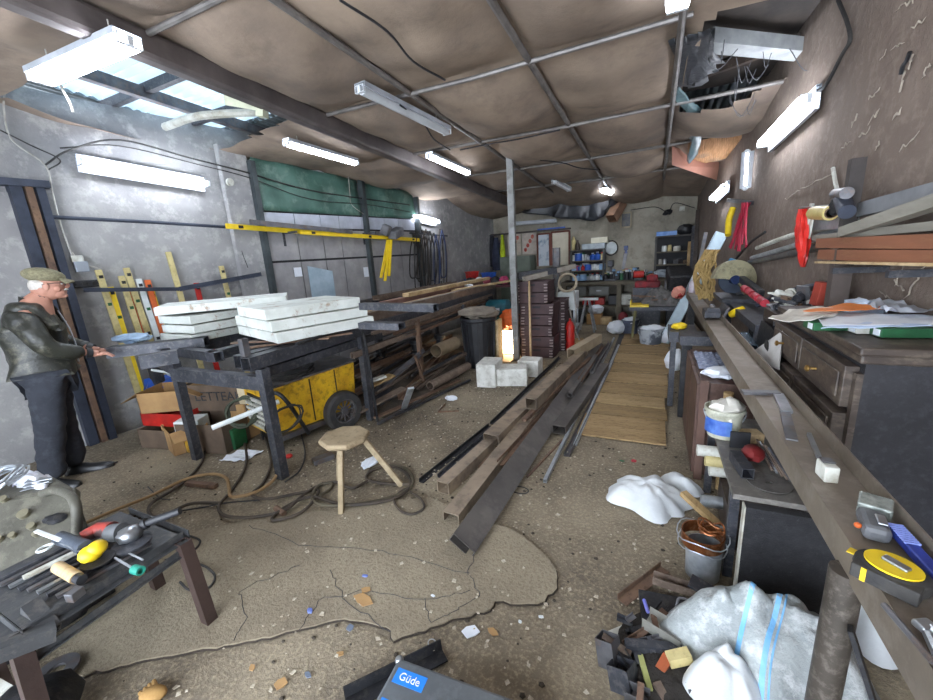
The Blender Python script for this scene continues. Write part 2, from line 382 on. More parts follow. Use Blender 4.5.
# ---------- walls' own features
def onL(px, py, d=.0): return pl(px, py, d)
pil = B(); a0 = pl(221,250); a1 = pl(262,265)
pil.prism([V((leftx(3.45), 3.45, 0)), V((leftx(3.78), 3.78, 0)), V((leftx(3.78)+.07, 3.78, 0)), V((leftx(3.45)+.07, 3.45, 0))], (0, 0, 3.1))
struct('trim_%d' % n, pil, wallLM, bev=.01); n += 1
# folding metal gate with green tarpaulin above (door 1)
gate = B(); gm = mat('gate_metal', 'a5a3a3', '8b8a8c', 4, .5, .2, .05, '8f8c8a', 6, amt3=.3)
def LP(y, z, d=.05): return V((leftx(y)+d, y, z))
door = bpy.data.objects.new('door_1', None); C.objects.link(door); door.location = LP(5.2, 0); door['kind'] = 'structure'
gy = [3.82, 4.3, 4.72, 5.05, 5.5, 5.62, 6.0, 6.35, 6.78]
for a, c in zip(gy, gy[1:]):
    for z0, z1 in ((.02, .9), (.93, 1.68), (1.71, 2.12), (2.15, 2.34)):
        obj('gate_panel', B().prism([LP(a+.008, z0), LP(c-.008, z0), LP(c-.008, z1), LP(a+.008, z1)], (.02, 0, 0)), gm if z1 != 2.34 else mat('gate_glass', '9fa4b0', 'b6bcc8', 5, .3), door)
obj('gate_backing', B().prism([LP(3.8, 0, .02), LP(6.85, 0, .02), LP(6.85, 2.4, .02), LP(3.8, 2.4, .02)], (.012, 0, 0)), seam, door)
for y in (3.8, 5.56, 6.85): obj('gate_post', B().bar(LP(y, 0, .09), LP(y, 2.95 if y < 6 else 2.75, .09), .07, .09, up=(1, 0, 0)), mat('gate_post', '4c5456', '3a4144', 6, .5, .3), door)
tarp = mat('green_tarp', '4d7064', '38574e', 2.5, .5, 0, .2, '7d9488', 4, amt3=.5)
for a, c in ((3.83, 5.5), (5.62, 6.82)):
    def fn(u, v, a=a, c=c):
        y = a+(c-a)*u; return LP(y, 2.36+(.66-.2*(y-3.8)/3)*v, .07+.02*math.sin(u*14+v*4)+.02*noise.noise(V((u*5, v*5, a))))
    obj('green_tarpaulin', B().grid(fn, 20, 8), tarp, door, smooth=True, thick=.004)
# notices on the gate
for i, (p, w, h, lb) in enumerate((((322, 282), .42, .5, 'large pale notice sheet on the grey gate'), ((298, 272), .12, .13, 'small pale note on the left of the grey gate'), ((366, 272), .1, .16, 'small white note on the right part of the grey gate'))):
    c = pl(*p, .085); t = V((.176, 1, 0)).normalized()
    q = [c-t*w/2-V((0,0,h/2)), c+t*w/2-V((0,0,h/2)), c+t*w/2+V((0,0,h/2*(.6 if i == 0 else 1))), c-t*w/2+V((0,0,h/2))]
    tag(obj('notice', B().prism(q, (.004, 0, 0)), mat('notice_blue', 'a9bcc8', '8ea4b2', 5) if i == 0 else paper), lb, 'notice')
# left doorway beside the man
d2 = bpy.data.objects.new('door_2', None); C.objects.link(d2); d2.location = LP(1.5, 0); d2['kind'] = 'structure'
jm = mat('blue_black_steel', '2f3440', '424856', 6, .5, .3, .08)
obj('door_leaf', B().prism([LP(.2, 0, .03), LP(1.66, 0, .03), LP(1.66, 2.4, .03), LP(.2, 2.4, .03)], (.02, 0, 0)), wallLM, d2)
for y, w, m in ((1.7, .08, jm), (1.78, .05, rust), (1.85, .06, jm)): obj('jamb', B().bar(LP(y, 0, .07), LP(y, 2.45, .07), w, .08, up=(1, 0, 0), prof='solid'), m, d2)
obj('lintel', B().bar(LP(0, 2.48, .08), LP(1.92, 2.48, .08), .1, .06), jm, d2)
# ---------- lamps
def lampbase(name, p, q, on, label, fat=1., shroud=False, cat='ceiling light', group=None, hang=None, back=None):
    p, q = V(p), V(q); t = thing(name, label, cat, (p+q)/2, 0, group); d = (q-p).normalized()
    up = V((0, 0, 1)); s_ = .035*fat
    obj('housing', B().bar(p+up*.03, q+up*.03, .10*fat, .035) if back is None else B().bar(p+V((back,0,0)), q+V((back,0,0)), .03, .16), mat('lamp_white', 'b9bec6', 'a2a7ae', 6, .5), t)
    obj('tube', B().tube([p+d*.02, q-d*.02], s_, 10) if fat < 1.25 else B().bar(p+d*.02, q-d*.02, .09*fat, .045, prof='solid'), tube_on if on else mat('tube_off', 'c4c8cc', 'b0b4b8', 5, .3, bump=0), t, smooth=True)
    for e in (p, q): obj('end_cap', B().box(e, (.03, .03, .05), (0, 0, math.atan2(d.y, d.x))).bar(e-d*.012, e+d*.012, .085*fat, .055), mat('cap_white', 'd2d6da'), t)
    if hang:
        for f_ in (.15, .85): obj('hanger', B().tube([p.lerp(q, f_)+up*.04, p.lerp(q, f_)+up*(.04+hang)], .004, 5), cableG, t)
    return t
lampbase('fluorescent_lamp', pc(40,79,.17), pc(129,41,.17), True, 'wide lit fluorescent lamp nearest the man, hung from the ceiling at far left', 1.5, hang=.1)
lampbase('fluorescent_lamp', pc(286,143,.1), pc(356,163,.1), True, 'lit tube lamp hanging in front of the green tarpaulin', hang=.12)
lampbase('fluorescent_lamp', pc(360,89,.1), pc(447,132,.1), False, 'unlit white tube lamp under the middle of the ceiling', 1.1, hang=.1)
lampbase('fluorescent_lamp', pc(429,156,.1), pc(468,173,.1), True, 'lit tube lamp alongside the long roof beam', hang=.1)
lampbase('fluorescent_lamp', pc(554,182,.1), pc(569,190,.1), False, 'small unlit tube lamp in front of the back wall ceiling', hang=.08)
lampbase('fluorescent_lamp', V((-.95,8.6,2.68)), V((-.72,9.35,2.64)), True, 'short lit tube lamp above the back wall picture', 1.8, hang=.1)
lampbase('fluorescent_lamp', V((.05,2.3,2.95)), V((.06,2.96,2.93)), True, 'lit lamp cut by the top edge of the picture', 1.3, hang=.06)
lampbase('fluorescent_lamp', py_(514,224,9.6), py_(556,221,9.6), False, 'unlit white tube lamp high on the back wall behind the steel post', 1.2, cat='wall light')
lampbase('fluorescent_lamp', pl(80,162,.1), pl(207,184,.1), True, 'long lit tube lamp on the left plaster wall', 1.26, cat='wall light', back=-.06)
lampbase('fluorescent_lamp', pl(413,216,.1), pl(438,222,.1), True, 'lit tube lamp on the left wall above the hanging cables', 1.26, cat='wall light', back=-.06)
lampbase('fluorescent_lamp', pr(764,144,.08), pr(809,98,.08), True, 'slanting lit tube lamp high on the right plaster wall', 1.26, cat='wall light', back=.05)
lampbase('fluorescent_lamp', pr(713,198,.1), pr(724,187,.1), True, 'small lit lamp on the right wall near the back corner', 1.2, cat='wall light', back=.05)
lampbase('fluorescent_lamp', pr(747,152,.05), pr(745,188,.05), True, 'upright glowing tube lamp below the straw matting', .6, cat='wall light', back=.03)
# ================= THE MAN =================
def skinbm(verts, edges, rad, sub=2, root=0):
    me = bpy.data.meshes.new('t'); me.from_pydata([tuple(v) for v in verts], edges, []); o = bpy.data.objects.new('t', me); C.objects.link(o)
    o.modifiers.new('k', 'SKIN'); 
    sv = me.skin_vertices[0].data if me.skin_vertices else None
    if sv is None:
        bpy.context.view_layer.objects.active = o; bpy.ops.mesh.customdata_skin_add(); sv = me.skin_vertices[0].data
    for i, r in enumerate(rad):
        sv[i].radius = (r, r) if not isinstance(r, tuple) else r; sv[i].use_root = (i == root)
    m = o.modifiers.new('s', 'SUBSURF'); m.levels = sub
    dg = bpy.context.evaluated_depsgraph_get(); dg.update(); me2 = bpy.data.meshes.new_from_object(o.evaluated_get(dg))
    b = B(); b.b.from_mesh(me2); bpy.data.objects.remove(o); return b
def merge(b, b2, M=None):
    me = bpy.data.meshes.new('t'); b2.b.to_mesh(me)
    if M: me.transform(M)
    b.b.from_mesh(me); return b
rzp = math.atan2(.893, .45)
man = thing('person', 'elderly man in flat cap and worn leather jacket standing at the left table end', 'person', (-4.36, 1.36, 0), rzp)
MM = base(man)
def L3(s, r, z): return V((s, -r, z))
skinM = mat('skin', 'bd8c78', 'ab7864', 9, .6, 0, .03)
vs = [L3(-.04,0,.93), L3(-.02,0,1.12), L3(-.02,0,1.3), L3(.02,0,1.45), L3(.07,0,1.53), L3(.10,0,1.58),
      L3(-.04,.17,1.41), L3(.03,.22,1.16), L3(.25,.14,1.045), L3(.31,.12,1.02),
      L3(-.02,-.17,1.41), L3(.05,-.2,1.16), L3(.25,-.04,1.05), L3(.31,-.02,1.03),
      L3(-.04,.09,.88), L3(-.1,.1,.48), L3(-.17,.1,.1), L3(-.04,-.09,.88), L3(-.04,-.09,.48), L3(-.06,-.1,.1)]
es = [(0,1),(1,2),(2,3),(3,4),(4,5),(3,6),(6,7),(7,8),(8,9),(3,10),(10,11),(11,12),(12,13),(0,14),(14,15),(15,16),(0,17),(17,18),(18,19)]
rd = [.12,.14,.13,.075,.055,.055,.06,.045,.028,.03,.06,.045,.028,.03,.08,.06,.045,.08,.06,.045]
body = skinbm(vs, es, rd)
for hand, sd in ((L3(.31,.12,1.02), 1), (L3(.31,-.02,1.03), -1)):
    for k in range(4):
        a = hand+V((.01, -sd*(.03-.018*k), .004)); ln = [.07, .08, .075, .06][k]
        merge(body, skinbm([a, a+V((ln*.45, 0, -.004)), a+V((ln*.8, 0, -.022)), a+V((ln, 0, -.04))], [(0,1),(1,2),(2,3)], [.011,.0095,.009,.0075], 1))
    a = hand+V((-.02, sd*.02, 0)); merge(body, skinbm([a, a+V((.03, sd*.028, -.005)), a+V((.06, sd*.032, -.02))], [(0,1),(1,2)], [.013,.011,.009], 1))
    merge(body, B().ell(hand+V((.015,0,0)), (.045,.04,.016)))
HC = V((.115, 0, 1.60))
body.ell(HC, (.098, .076, .118), seg=20, n=14).ell(HC+V((.045,0,-.06)), (.055,.055,.05)).ell(HC+V((-.02,0,-.02)), (.085,.078,.085))
body.ell(HC+V((.103,0,-.012)), (.024,.015,.022)).ell(HC+V((.09,0,.005)), (.018,.012,.03)).ell(HC+V((.088,0,-.058)), (.014,.024,.01)).ell(HC+V((.07,0,-.09)), (.03,.03,.02))
for sd in (-1, 1): body.ell(HC+V((.0, sd*.078, -.01)), (.02,.008,.032), rot=(0,.2,0)).ell(HC+V((.07, sd*.03, .02)), (.02,.02,.01)).ell(HC+V((.05, sd*.045,-.03)), (.03,.025,.03))
obj('body', body, skinM, man, world=False, smooth=True)
for sd in (-1, 1): obj('eye', B().ell(HC+V((.082, sd*.03, .004)), (.011,.012,.009)), mat('eye', 'd8d4cc', bump=0), man, world=False, smooth=True)
hair = B().ell(HC+V((-.03,0,.0)), (.08,.081,.07), seg=20, n=10, amp=.05, ns=9)
obj('hair', hair, mat('white_hair', 'cfcac2', 'b0aaa2', 30, .9), man, world=False, smooth=True)
for sd in (-1, 1): obj('moustache', B().ell(HC+V((.098, sd*.014,-.042)), (.012,.02,.009)), MATS['white_hair'], man, world=False, smooth=True)
capM = mat('tweed_cap', '8a8468', '6a664f', 60, .9, 0, .2, bs=120)
cap = B().ell(HC+V((-.005,0,.075)), (.125,.098,.06), rot=(0,.22,0), seg=24, n=10)
obj('cap', cap, capM, man, world=False, smooth=True)
obj('cap_peak', B().grid(lambda u, v: HC+V((.085+.075*math.cos((u-.5)*2.4)*v, .085*math.sin((u-.5)*2.6)*(.9+.1*v), .052-.035*v-.015*abs(u-.5)*2)), 12, 5), capM, man, world=False, smooth=True, thick=.008)
gl = B()
for sd in (-1, 1):
    gl.tube([HC+V((.103, sd*.033+.022*math.cos(t*PI/6), .004+.018*math.sin(t*PI/6))) for t in range(13)], .0028, 6)
    gl.tube([HC+V((.103, sd*.055, .01)), HC+V((.05, sd*.078, .012)), HC+V((-.02, sd*.083, .005))], .0028, 6)
gl.tube([HC+V((.103,-.011,.008)), HC+V((.103,.011,.008))], .0025, 6)
obj('glasses', gl, black, man, world=False, smooth=True)
jM = mat('worn_leather', '1c1d19', '30312a', 6, .4, 0, .35, '8f8b78', 9, bs=14, amt3=.45, lo3=.53, hi3=.68)
jv = [L3(-.04,0,.95), L3(-.03,0,1.1), L3(-.04,0,1.25), L3(-.03,0,1.38), L3(.0,0,1.46), L3(-.05,.17,1.4), L3(.0,.235,1.27), L3(.03,.24,1.14), L3(.14,.2,1.08), L3(.235,.15,1.05),
      L3(-.03,-.17,1.4), L3(.02,-.22,1.27), L3(.05,-.22,1.14), L3(.14,-.15,1.09), L3(.235,-.06,1.06)]
je = [(0,1),(1,2),(2,3),(3,4),(3,5),(5,6),(6,7),(7,8),(8,9),(3,10),(10,11),(11,12),(12,13),(13,14)]
jr = [(.165,.17),(.19,.185),(.175,.18),(.16,.15),(.09,.09),.1,.085,.08,.068,.052,.1,.085,.08,.068,.052]
jb = skinbm(jv, je, jr, 3, 1)
for v in jb.b.verts:
    n_ = noise.noise(v.co*9)*.014+noise.noise(v.co*22)*.006; v.co += v.co.cross(V((0,0,1))).normalized()*0+V((v.co.x+.02, v.co.y, 0)).normalized()*n_+V((0,0,n_*.5))
obj('jacket', jb, jM, man, world=False, smooth=True)
obj('jacket_hem', B().lathe([(.175,-.035),(.185,-.02),(.185,.02),(.17,.035)], (-.04,0,.93), 24), blackm, man, world=False, smooth=True)
for a, c in ((L3(.235,.15,1.05), L3(.27,.138,1.04)), (L3(.235,-.06,1.06), L3(.27,-.045,1.05))): obj('cuff', B().tube([a, c], [.045, .036], 12), black, man, world=False, smooth=True)
obj('jacket_collar', B().grid(lambda u, v: V((.01+.085*math.cos(.5+u*(2*PI-1))*(1-.15*v)+.01, .095*math.sin(.5+u*(2*PI-1))*(1-.2*v), 1.42+.08*v-.03*math.cos(.5+u*(2*PI-1)))), 20, 4), jM, man, world=False, smooth=True, thick=.014)
obj('pullover_collar', B().tube([V((.015,0,1.42)), V((.065,0,1.525))], [.08,.064], 14), black, man, world=False, smooth=True)
obj('zip', B().tube([V((.13,0,1.4)), V((.165,0,1.25)), V((.175,0,1.1)), V((.16,0,.97))], .006, 5), bright, man, world=False)
tM = mat('dark_trousers', '23262e', '2f333c', 7, .85, 0, .3, '43474f', 12, bs=10, amt3=.4)
tv = [L3(-.04,0,.95), L3(-.04,.095,.86), L3(-.07,.1,.66), L3(-.1,.1,.48), L3(-.14,.1,.28), L3(-.17,.115,.065), L3(-.04,-.095,.86), L3(-.05,-.09,.66), L3(-.05,-.09,.48), L3(-.055,-.09,.28), L3(-.06,-.09,.065)]
tb = skinbm(tv, [(0,1),(1,2),(2,3),(3,4),(4,5),(0,6),(6,7),(7,8),(8,9),(9,10)], [.155,.125,.11,.098,.09,.088,.125,.11,.098,.09,.088], 3)
for v in tb.b.verts: v.co += V((1,.4,0))*noise.noise(V((v.co.x*6, v.co.y*6, v.co.z*16)))*.014
obj('trousers', tb, tM, man, world=False, smooth=True)
def shoe(h, t):
    h = V(h); t = V(t); d = (t-h).normalized(); sx = d.cross(V((0,0,1))); b = B()
    prof = [(0,.03,.075),(.15,.037,.085),(.35,.04,.085),(.55,.046,.06),(.75,.05,.05),(.92,.04,.04),(1,.015,.028)]
    rings = []
    for k, wd, ht in prof:
        c = h.lerp(t, k); rings.append([b.V(c+sx*(wd*math.cos(a*PI/6))+V((0,0, .002 if a >= 6 or a == 0 else .002+ht*math.sin(a*PI/6)))) for a in range(7)])
    for a, c in zip(rings, rings[1:]):
        for k in range(6): b.f([a[k], a[k+1], c[k+1], c[k]])
        b.f([a[6], a[0], c[0], c[6]])
    b.f(rings[0]); b.f(rings[-1][::-1]); return b
for h, t in ((L3(-.24,.06,0), L3(-.01,.24,0)), (L3(-.13,-.1,0), L3(.19,-.02,0))):
    s_ = obj('shoe', shoe(h, t), mat('shoe_leather', '17181a', '26272a', 12, .35, 0, .05), man, world=False, smooth=True)
    m_ = h.lerp(t, .58); d = (t-h).normalized(); sx = d.cross(V((0,0,1)))
    for k in range(3): obj('lace', B().tube([m_-d*.03*k+sx*.025+V((0,0,.058+.008*k)), m_-d*.03*k+V((0,0,.07+.008*k)), m_-d*.03*k-sx*.025+V((0,0,.058+.008*k))], .003, 5), rubber, s_)
# ================= LEFT WALL FITTINGS =================
o = obj('wall_pipe', B().tube([pl(50,217,.07), pl(150,222,.07), pl(256,229,.12)], .018, 8), jM if 0 else MATS['blue_black_steel'], smooth=True); tag(o, 'thin dark steel pipe fixed along the left plaster wall above the spirit levels', 'pipe')
cableL = [
 ([(5,92),(4,110),(12,140),(45,165),(52,190),(60,222),(72,255),(76,262)], cableG, .007, 'grey cable running down the left wall to the light switch'),
 ([(72,252),(80,262),(100,269)], cableG, .006, 'short grey cable loop beside the light switch'),
 ([(45,165),(70,150),(120,140),(190,158),(245,172),(300,188),(345,196),(410,205)], rubber, .009, 'black cable bundle strung along the left wall to the green tarpaulin'),
 ([(60,148),(120,146),(200,165),(250,178),(310,199),(370,205),(410,212)], rubber, .006, 'thin black cable sagging under the bundle on the left wall'),
 ([(0,130),(30,145),(60,160),(48,170)], rubber, .006, 'black cable crossing the wall above the doorway'),
 ([(231,185),(236,215),(240,245),(248,268)], rubber, .004, 'thin wire hanging from the round wall fitting on the pilaster'),
 ([(348,168),(350,195),(352,205),(365,215)], cableG, .005, 'pale wire dangling at the middle post of the green tarpaulin'),
 ([(352,170),(362,178),(368,172),(366,160)], cableG, .005, 'pale wire loop below the end of the tube lamp by the tarpaulin')]
for pts, m, r, lb in cableL: cable('wall_cable', [pl(*p, .1 if p[0] > 240 else .06) for p in pts], r, m, lb)
cable('lamp_wire', [pc(60,84,.1), pc(64,92,.2), pc(70,103,.32), pc(73,112,.38)], .008, cableG, 'loose white wires dangling from the lit lamp nearest the man', n=4)
def wallbox(p, w, h, d, m, label, cat, name, wall=pl, nrm=.176):
    c = wall(*p, d/2+.02); a = math.atan(-nrm if wall is pl else .0455)
    o = obj(name, B().box((0,0,0), (d, w, h), (0,0,a)), m, bev=.006); o.location = c; return tag(o, label, cat)
wallbox((78,262), .09, .06, .05, offw, 'small white light switch on the left wall above the socket box', 'switch', 'light_switch')
wallbox((83,272), .1, .1, .06, mat('grey_box', '8f959c'), 'grey junction box under the light switch', 'junction box', 'junction_box')
t = thing('socket_strip', 'black socket strip with three outlets on the left wall beside the cap of the man', 'socket', pl(84,284,.04), math.atan(-.176))
obj('case', B().box((0,0,0), (.05,.26,.07)), black, t, world=False, bev=.008)
for k in (-1, 0, 1): obj('outlet', B().lathe([(.026,0),(.026,.02),(.018,.02),(.018,.006),(0,.006)], (.024,k*.08,0), 12, Euler((0,PI/2,0)).to_matrix()), rubber, t, world=False)
o = obj('round_fitting', B().lathe([(0,.0),(.045,.0),(.045,.03),(0,.04)], (0,0,0), 14, Euler((0,PI/2,0)).to_matrix()), offw, smooth=True); o.location = pl(231,186,.12); tag(o, 'white round fitting on the pilaster among the cables', 'wall fitting')
# spirit levels leaning on the wall
lev = [((98,270),(116,336),cream,'cream spirit level leaning on the left wall, nearest the man'),((110,287),(118,322),yelB,'short yellow spirit level second from the man'),
 ((121,276),(136,336),cream,'cream spirit level left of the orange one'),((126,268),(147,336),cream,'tall cream level touching the orange level'),((132,290),(144,330),orangeP,'orange spirit level among the cream ones'),
 ((138,279),(152,325),white,'white spirit level leaning right of the orange one'),((147,280),(156,318),orangeP,'thin orange red level right of the white one'),((151,290),(158,315),yelB,'yellow level just left of the slab stack'),
 ((168,252),(180,300),cream,'tall cream board standing behind the left slab stack'),((196,283),(200,305),redP,'red level end showing over the left slab stack'),((221,266),(227,300),cream,'cream level behind the left slab stack, far one')]
for i, (a, c, m, lb) in enumerate(lev):
    p = pl(*a, .06); q = pl(*c, .12); d = (q-p).normalized(); k = (p.z-1.05 if i < 8 else p.z-1.0)/max(.05, -d.z); q = p+d*((p.z-.02)/-d.z); q.x += .22
    q = V((leftx(p.y+(q.y-p.y)*.4)+.3, p.y+(q.y-p.y)*.4, .0)); t = thing('spirit_level', lb, 'spirit level' if i != 8 else 'board', q)
    obj('bar', B().bar(q, p, .025, .055, up=(.2,1,0), prof='solid'), m, t, bev=.004)
    if i != 8:
        dd = (p-q).normalized()
        for k in (.96, .8, .6): c_ = q.lerp(p, k)+V((.006,0,0)); obj('vial', B().box(c_, (.03,.03,.03), (0,0,0)), black if k != .8 else greenP, t)
# angle rail on wall
o = obj('angle_rail', B().bar(pl(84,290,.17), pl(180,289,.17), .04,.04, prof='L').bar(pl(180,289,.17), pl(262,274,.17), .04,.05, prof='L'), MATS['blue_black_steel']); tag(o, 'dark perforated angle rail fixed across the wall behind the spirit levels', 'rail')
# long levels on the gate brackets
for k, (a, c, lb, m) in enumerate((((226,226),(360,236),'long yellow spirit level lying on the gate brackets, near half',yelB),((300,232),(420,240),'second long yellow level on the gate brackets, far half',yelB),((250,222),(352,232),'grey metal straightedge lying behind the yellow levels',steel2))):
    p, q = pl(*a, .17+.05*k), pl(*c, .14+.05*k); t = thing('long_level', lb, 'spirit level', (p+q)/2)
    obj('bar', B().bar(p, q, .03, .06), m, t)
    if m is yelB:
        for f_ in (.08, .5, .92): obj('vial', B().box(p.lerp(q, f_)+V((.016,0,0)), (.01,.06,.035)), black, t)
for y in (4.1, 5.5, 6.7): tag(obj('bracket', B().b2(leftx(y)+.05, leftx(y)+.32, y-.015, y+.015, 2.06, 2.085).b2(leftx(y)+.05, leftx(y)+.08, y-.015, y+.015, 1.9, 2.085), steel), 'steel bracket carrying the yellow levels on the gate', 'bracket', 'gate brackets')
# bundle of yellow folding rods with black grips
for k, (a, c) in enumerate((((388,240),(381,278)),((389,240),(385,281)),((391,240),(389,276)))):
    o = obj('folding_rod', B().bar(pl(*a, .3+.03*k), pl(*c, .3+.03*k), .05, .03, prof='solid'), yelB, bev=.005); tag(o, 'yellow rod hanging in a bunch from the level bracket on the gate', 'rod', 'hanging yellow rods')
o = obj('instrument_case', B().box(pl(396,233,.3), (.16,.3,.14), (.3,.2,.1)).box(pl(386,230,.3), (.14,.14,.16), (.1,.5,.2)), mat('case_grey','55565a','7b7c80',8), bev=.02); tag(o, 'grey levelling instrument resting on the gate bracket above the yellow rods', 'instrument')
# hanging cables on the left wall at far end
for i in range(16):
    x = 414+i*2.0; top = 232+random.uniform(-3, 3); bot = 278+random.uniform(-8, 12)
    m = random.choice([rubber, cableD, cableG, mat('blue_hose', '2f3f68', '22304e', 6), rubber])
    a = pl(x, top, .1+.05*(i % 3)); c = pl(x+random.uniform(-1, 3), bot, .12+.05*(i % 3)); w_ = .07+.05*random.random(); t = V((.176,1,0)).normalized()
    pts = [a, a.lerp(c,.4)+t*w_, c+t*w_*.9, c-V((0,0,.08)), c-t*w_*.9, a.lerp(c,.4)-t*w_*.9, a-t*.01]
    cable('hanging_cable', pts, .012, m, ['black','brown','pale grey','dark blue'][[rubber, cableD, cableG, MATS['blue_hose']].index(m)]+' cable loop hanging on the left wall at the far end of the gate', group='hanging cable loops '+m.name, n=5)
tag(obj('cable_rail', B().bar(pl(410,233,.1), pl(447,236,.1), .03,.03), steel), 'steel rail on the left wall from which the cable loops hang', 'rail')
# ================= LONG STEEL TABLE ON THE LEFT =================
t = thing('work_table', 'long dark steel work table of box rails on thin legs, loaded with slabs and beams', 'table', (-3.2, 4.3, 0))
def rail(p, q, w=.1, h=.1, m=steel, nm='rail', prof='box', par=t): return obj(nm, B().bar(p, q, w, h, prof=prof, t=.006), m, par)
rail((-2.66,1.82,.95), (-2.70,6.9,.95)); rail((-2.79,1.86,.95), (-2.83,3.4,.95)); rail((-3.9,1.9,.94), (-3.75,6.9,.94)); rail((-3.3,1.95,.94), (-3.25,6.9,.94), .08, .08)
rail((-3.66,1.86,.80), (-2.62,1.92,.78), .07, .11); rail((-4.75,2.15,.94), (-3.2,1.98,.94), .08, .08); rail((-4.7,2.2,.8), (-3.66,1.9,.8), .06, .08)
for y in (3.0, 4.1, 5.4, 6.6): rail((-3.85,y,.84), (-2.66,y,.84), .07, .08)
rail((-2.68,2.0,.84), (-2.72,6.9,.82), .05, .07); rail((-2.63,2.9,.74), (-2.7,6.9,.73), .04, .06, brownst)
for x, y, w in ((-2.6,1.9,.07), (-3.64,1.87,.065), (-4.66,2.2,.09), (-2.64,3.06,.06), (-2.62,4.1,.05), (-2.6,5.4,.06), (-2.66,6.7,.06), (-3.85,3.3,.06), (-3.82,4.8,.06), (-3.78,6.6,.06)):
    obj('leg', B().bar((x,y,0), (x,y,.9), w, w, prof='box'), steel if w > .055 else rust, t)
obj('stop_block', B().bar(pz(246,356,1.0), pz(246,356,1.0)+V((0,0,.13)), .05, .05), steel2, t)
obj('bent_pipe', B().tube(smoothpts([(-2.55,2.2,1.02), (-2.55,2.85,1.03), (-2.53,2.97,.98), (-2.52,3.0,.6), (-2.52,3.02,.01)], 5), .014, 8), blackm, t, smooth=True)
tag(obj('table_clamp', B().bar(pz(110,352,1.0), pz(178,348,1.0)+V((0,.25,0)), .14, .09, t=.006), steel), 'short dark box section lying at the table end under the hands of the man', 'steel section')
tag(obj('steel_section', B().bar(pz(140,362,1.0), pz(178,356,1.0), .09, .1, t=.006), steel), 'open ended dark box section at the left corner of the work table', 'steel section')
tag(obj('rag', B().ell(pz(133,338,1.07), (.16,.09,.045), amt if 0 else (0,0,.5), amp=.5, ns=3), mat('blue_rag', '9fb4c8', '7e96b0', 5, .9)), 'pale blue rag lying on the table end near the hands of the man', 'rag')
# slabs
slabM_ = mat('white_slab', 'd8dcd6', 'c0c4bd', 5, .85, 0, .1, '8c6a4a', 9, amt3=.75, lo3=.57, hi3=.68)
def slab(A, Bp, Cp, Z, th, lb, lc, label, m=slabM_, name='foam_slab', dz=0):
    a, b_, c = pz(*A, Z), pz(*Bp, Z), pz(*Cp, Z); u = (b_-a).normalized(); v = (c-a); v = (v-u*v.dot(u)).normalized()
    a.z += dz
    o = obj(name, B().prism([a, a+u*lb, a+u*lb+v*lc, a+v*lc], (0,0,th)), m, bev=.006); return tag(o, label, 'slab')
R_ = [((276,344),(235,333),(363,322),1.035,'bottom'), ((270,331),(228,324),(361,309),1.135,'middle'), ((262,318),(228,312),(352,302),1.235,'topmost')]
for i, (A, B_, C_, Z, nm) in enumerate(R_):
    slab((278-4*i,344), (235-2*i,333), (363,322), 1.035, .085, [.9,.85,.66][i], [.9,.88,.85][i], 'white stained slab, %s of the right stack on the work table' % nm, dz=i*.093)
tag(obj('foam_slab', B().prism([(-4.02,2.0,1.268), (-3.3,2.82,1.268), (-3.72,3.2,1.268), (-4.45,2.35,1.268)], (0,0,.075)), slabM_, bev=.006), 'white slab, topmost of the left stack on the work table, turned askew', 'slab')
for i, nm in enumerate(('bottom', 'second from bottom', 'third from bottom')):
    slab((192+[0,5,3][i],343), (152,340), (232,334), 1.0, .072, .52, 1.0, 'white slab, %s of the left stack on the work table' % nm, dz=.0+i*.085)
for i, (p, q) in enumerate((((240,349),(352,333)), ((232,343),(330,338)))): tag(obj('flat_bar', B().bar(pz(*p, 1.01), pz(*q, 1.01), .05, .012, prof='solid'), rust), ['rusty flat bar lying under the right slab stack, near edge','rusty flat bar under the middle of the right slab stack'][i], 'bar')
# long sections stacked on the table beyond the slabs
L_ = [(-2.72,3.25,6.9,1.05,.09,.10,brownst,'box','long brown box beam along the front of the work table'),
 (-2.86,3.5,6.6,1.055,.11,.05,paleW,'solid','pale plank on the front of the beam pile'),
 (-3.02,4.0,7.0,1.07,.12,.12,mat('pink_primer','8a6a62','75574f',6,.6,.1),'box','wide reddish brown beam in the middle of the beam pile'),
 (-3.2,3.6,6.2,1.05,.1,.1,steel2,'C','grey channel in the middle of the beam pile'),
 (-3.38,4.3,7.1,1.06,.1,.12,steel,'box','dark box beam toward the back of the beam pile'),
 (-3.52,4.0,6.3,1.04,.1,.05,wood,'solid','thin timber plank toward the back of the beam pile'),
 (-3.7,3.5,7.0,1.05,.12,.12,steel2,'box','long grey box beam at the back edge nearest the gate'),
 (-2.95,4.4,7.2,1.16,.1,.05,paleW,'solid','pale board lying on top of the beam pile with its far end overhanging'),
 (-3.28,4.2,6.4,1.15,.12,.06,brownst,'C','brown channel lying on top of the beam pile')]
for x, y0, y1, z, w, h, m, pf, lb in L_: tag(obj('steel_beam' if pf != 'solid' else 'plank', B().bar((x,y0,z), (x+.04,y1,z), w, h, prof=pf, t=.006), m), lb, 'beam' if pf != 'solid' else 'plank')
tag(obj('steel_beam', B().bar(pz(362,306,1.24), pz(436,308,1.24), .07, .06, t=.005), steel), 'dark box section lying across the beam pile', 'beam')
tag(obj('steel_beam', B().bar(pz(362,325,1.14), pz(402,326,1.14), .09, .05, t=.005), steel), 'short dark section lying across the near end of the beam pile', 'beam')
mk = mat('mark_white', 'dfe2e2')
tag(obj('plank', B().bar((-2.85,5.6,1.096), (-2.45,7.3,1.096), .1, .03, prof='solid'), paleW), 'loose pale board sticking out beyond the far end of the beam pile', 'plank')
tag(obj('crumpled_paper', B().ell(V((-2.86,6.2,1.11)), (.08,.05,.03), amp=.6, ns=4), paper), 'crumpled white paper lying on the pale plank of the far beams', 'paper')
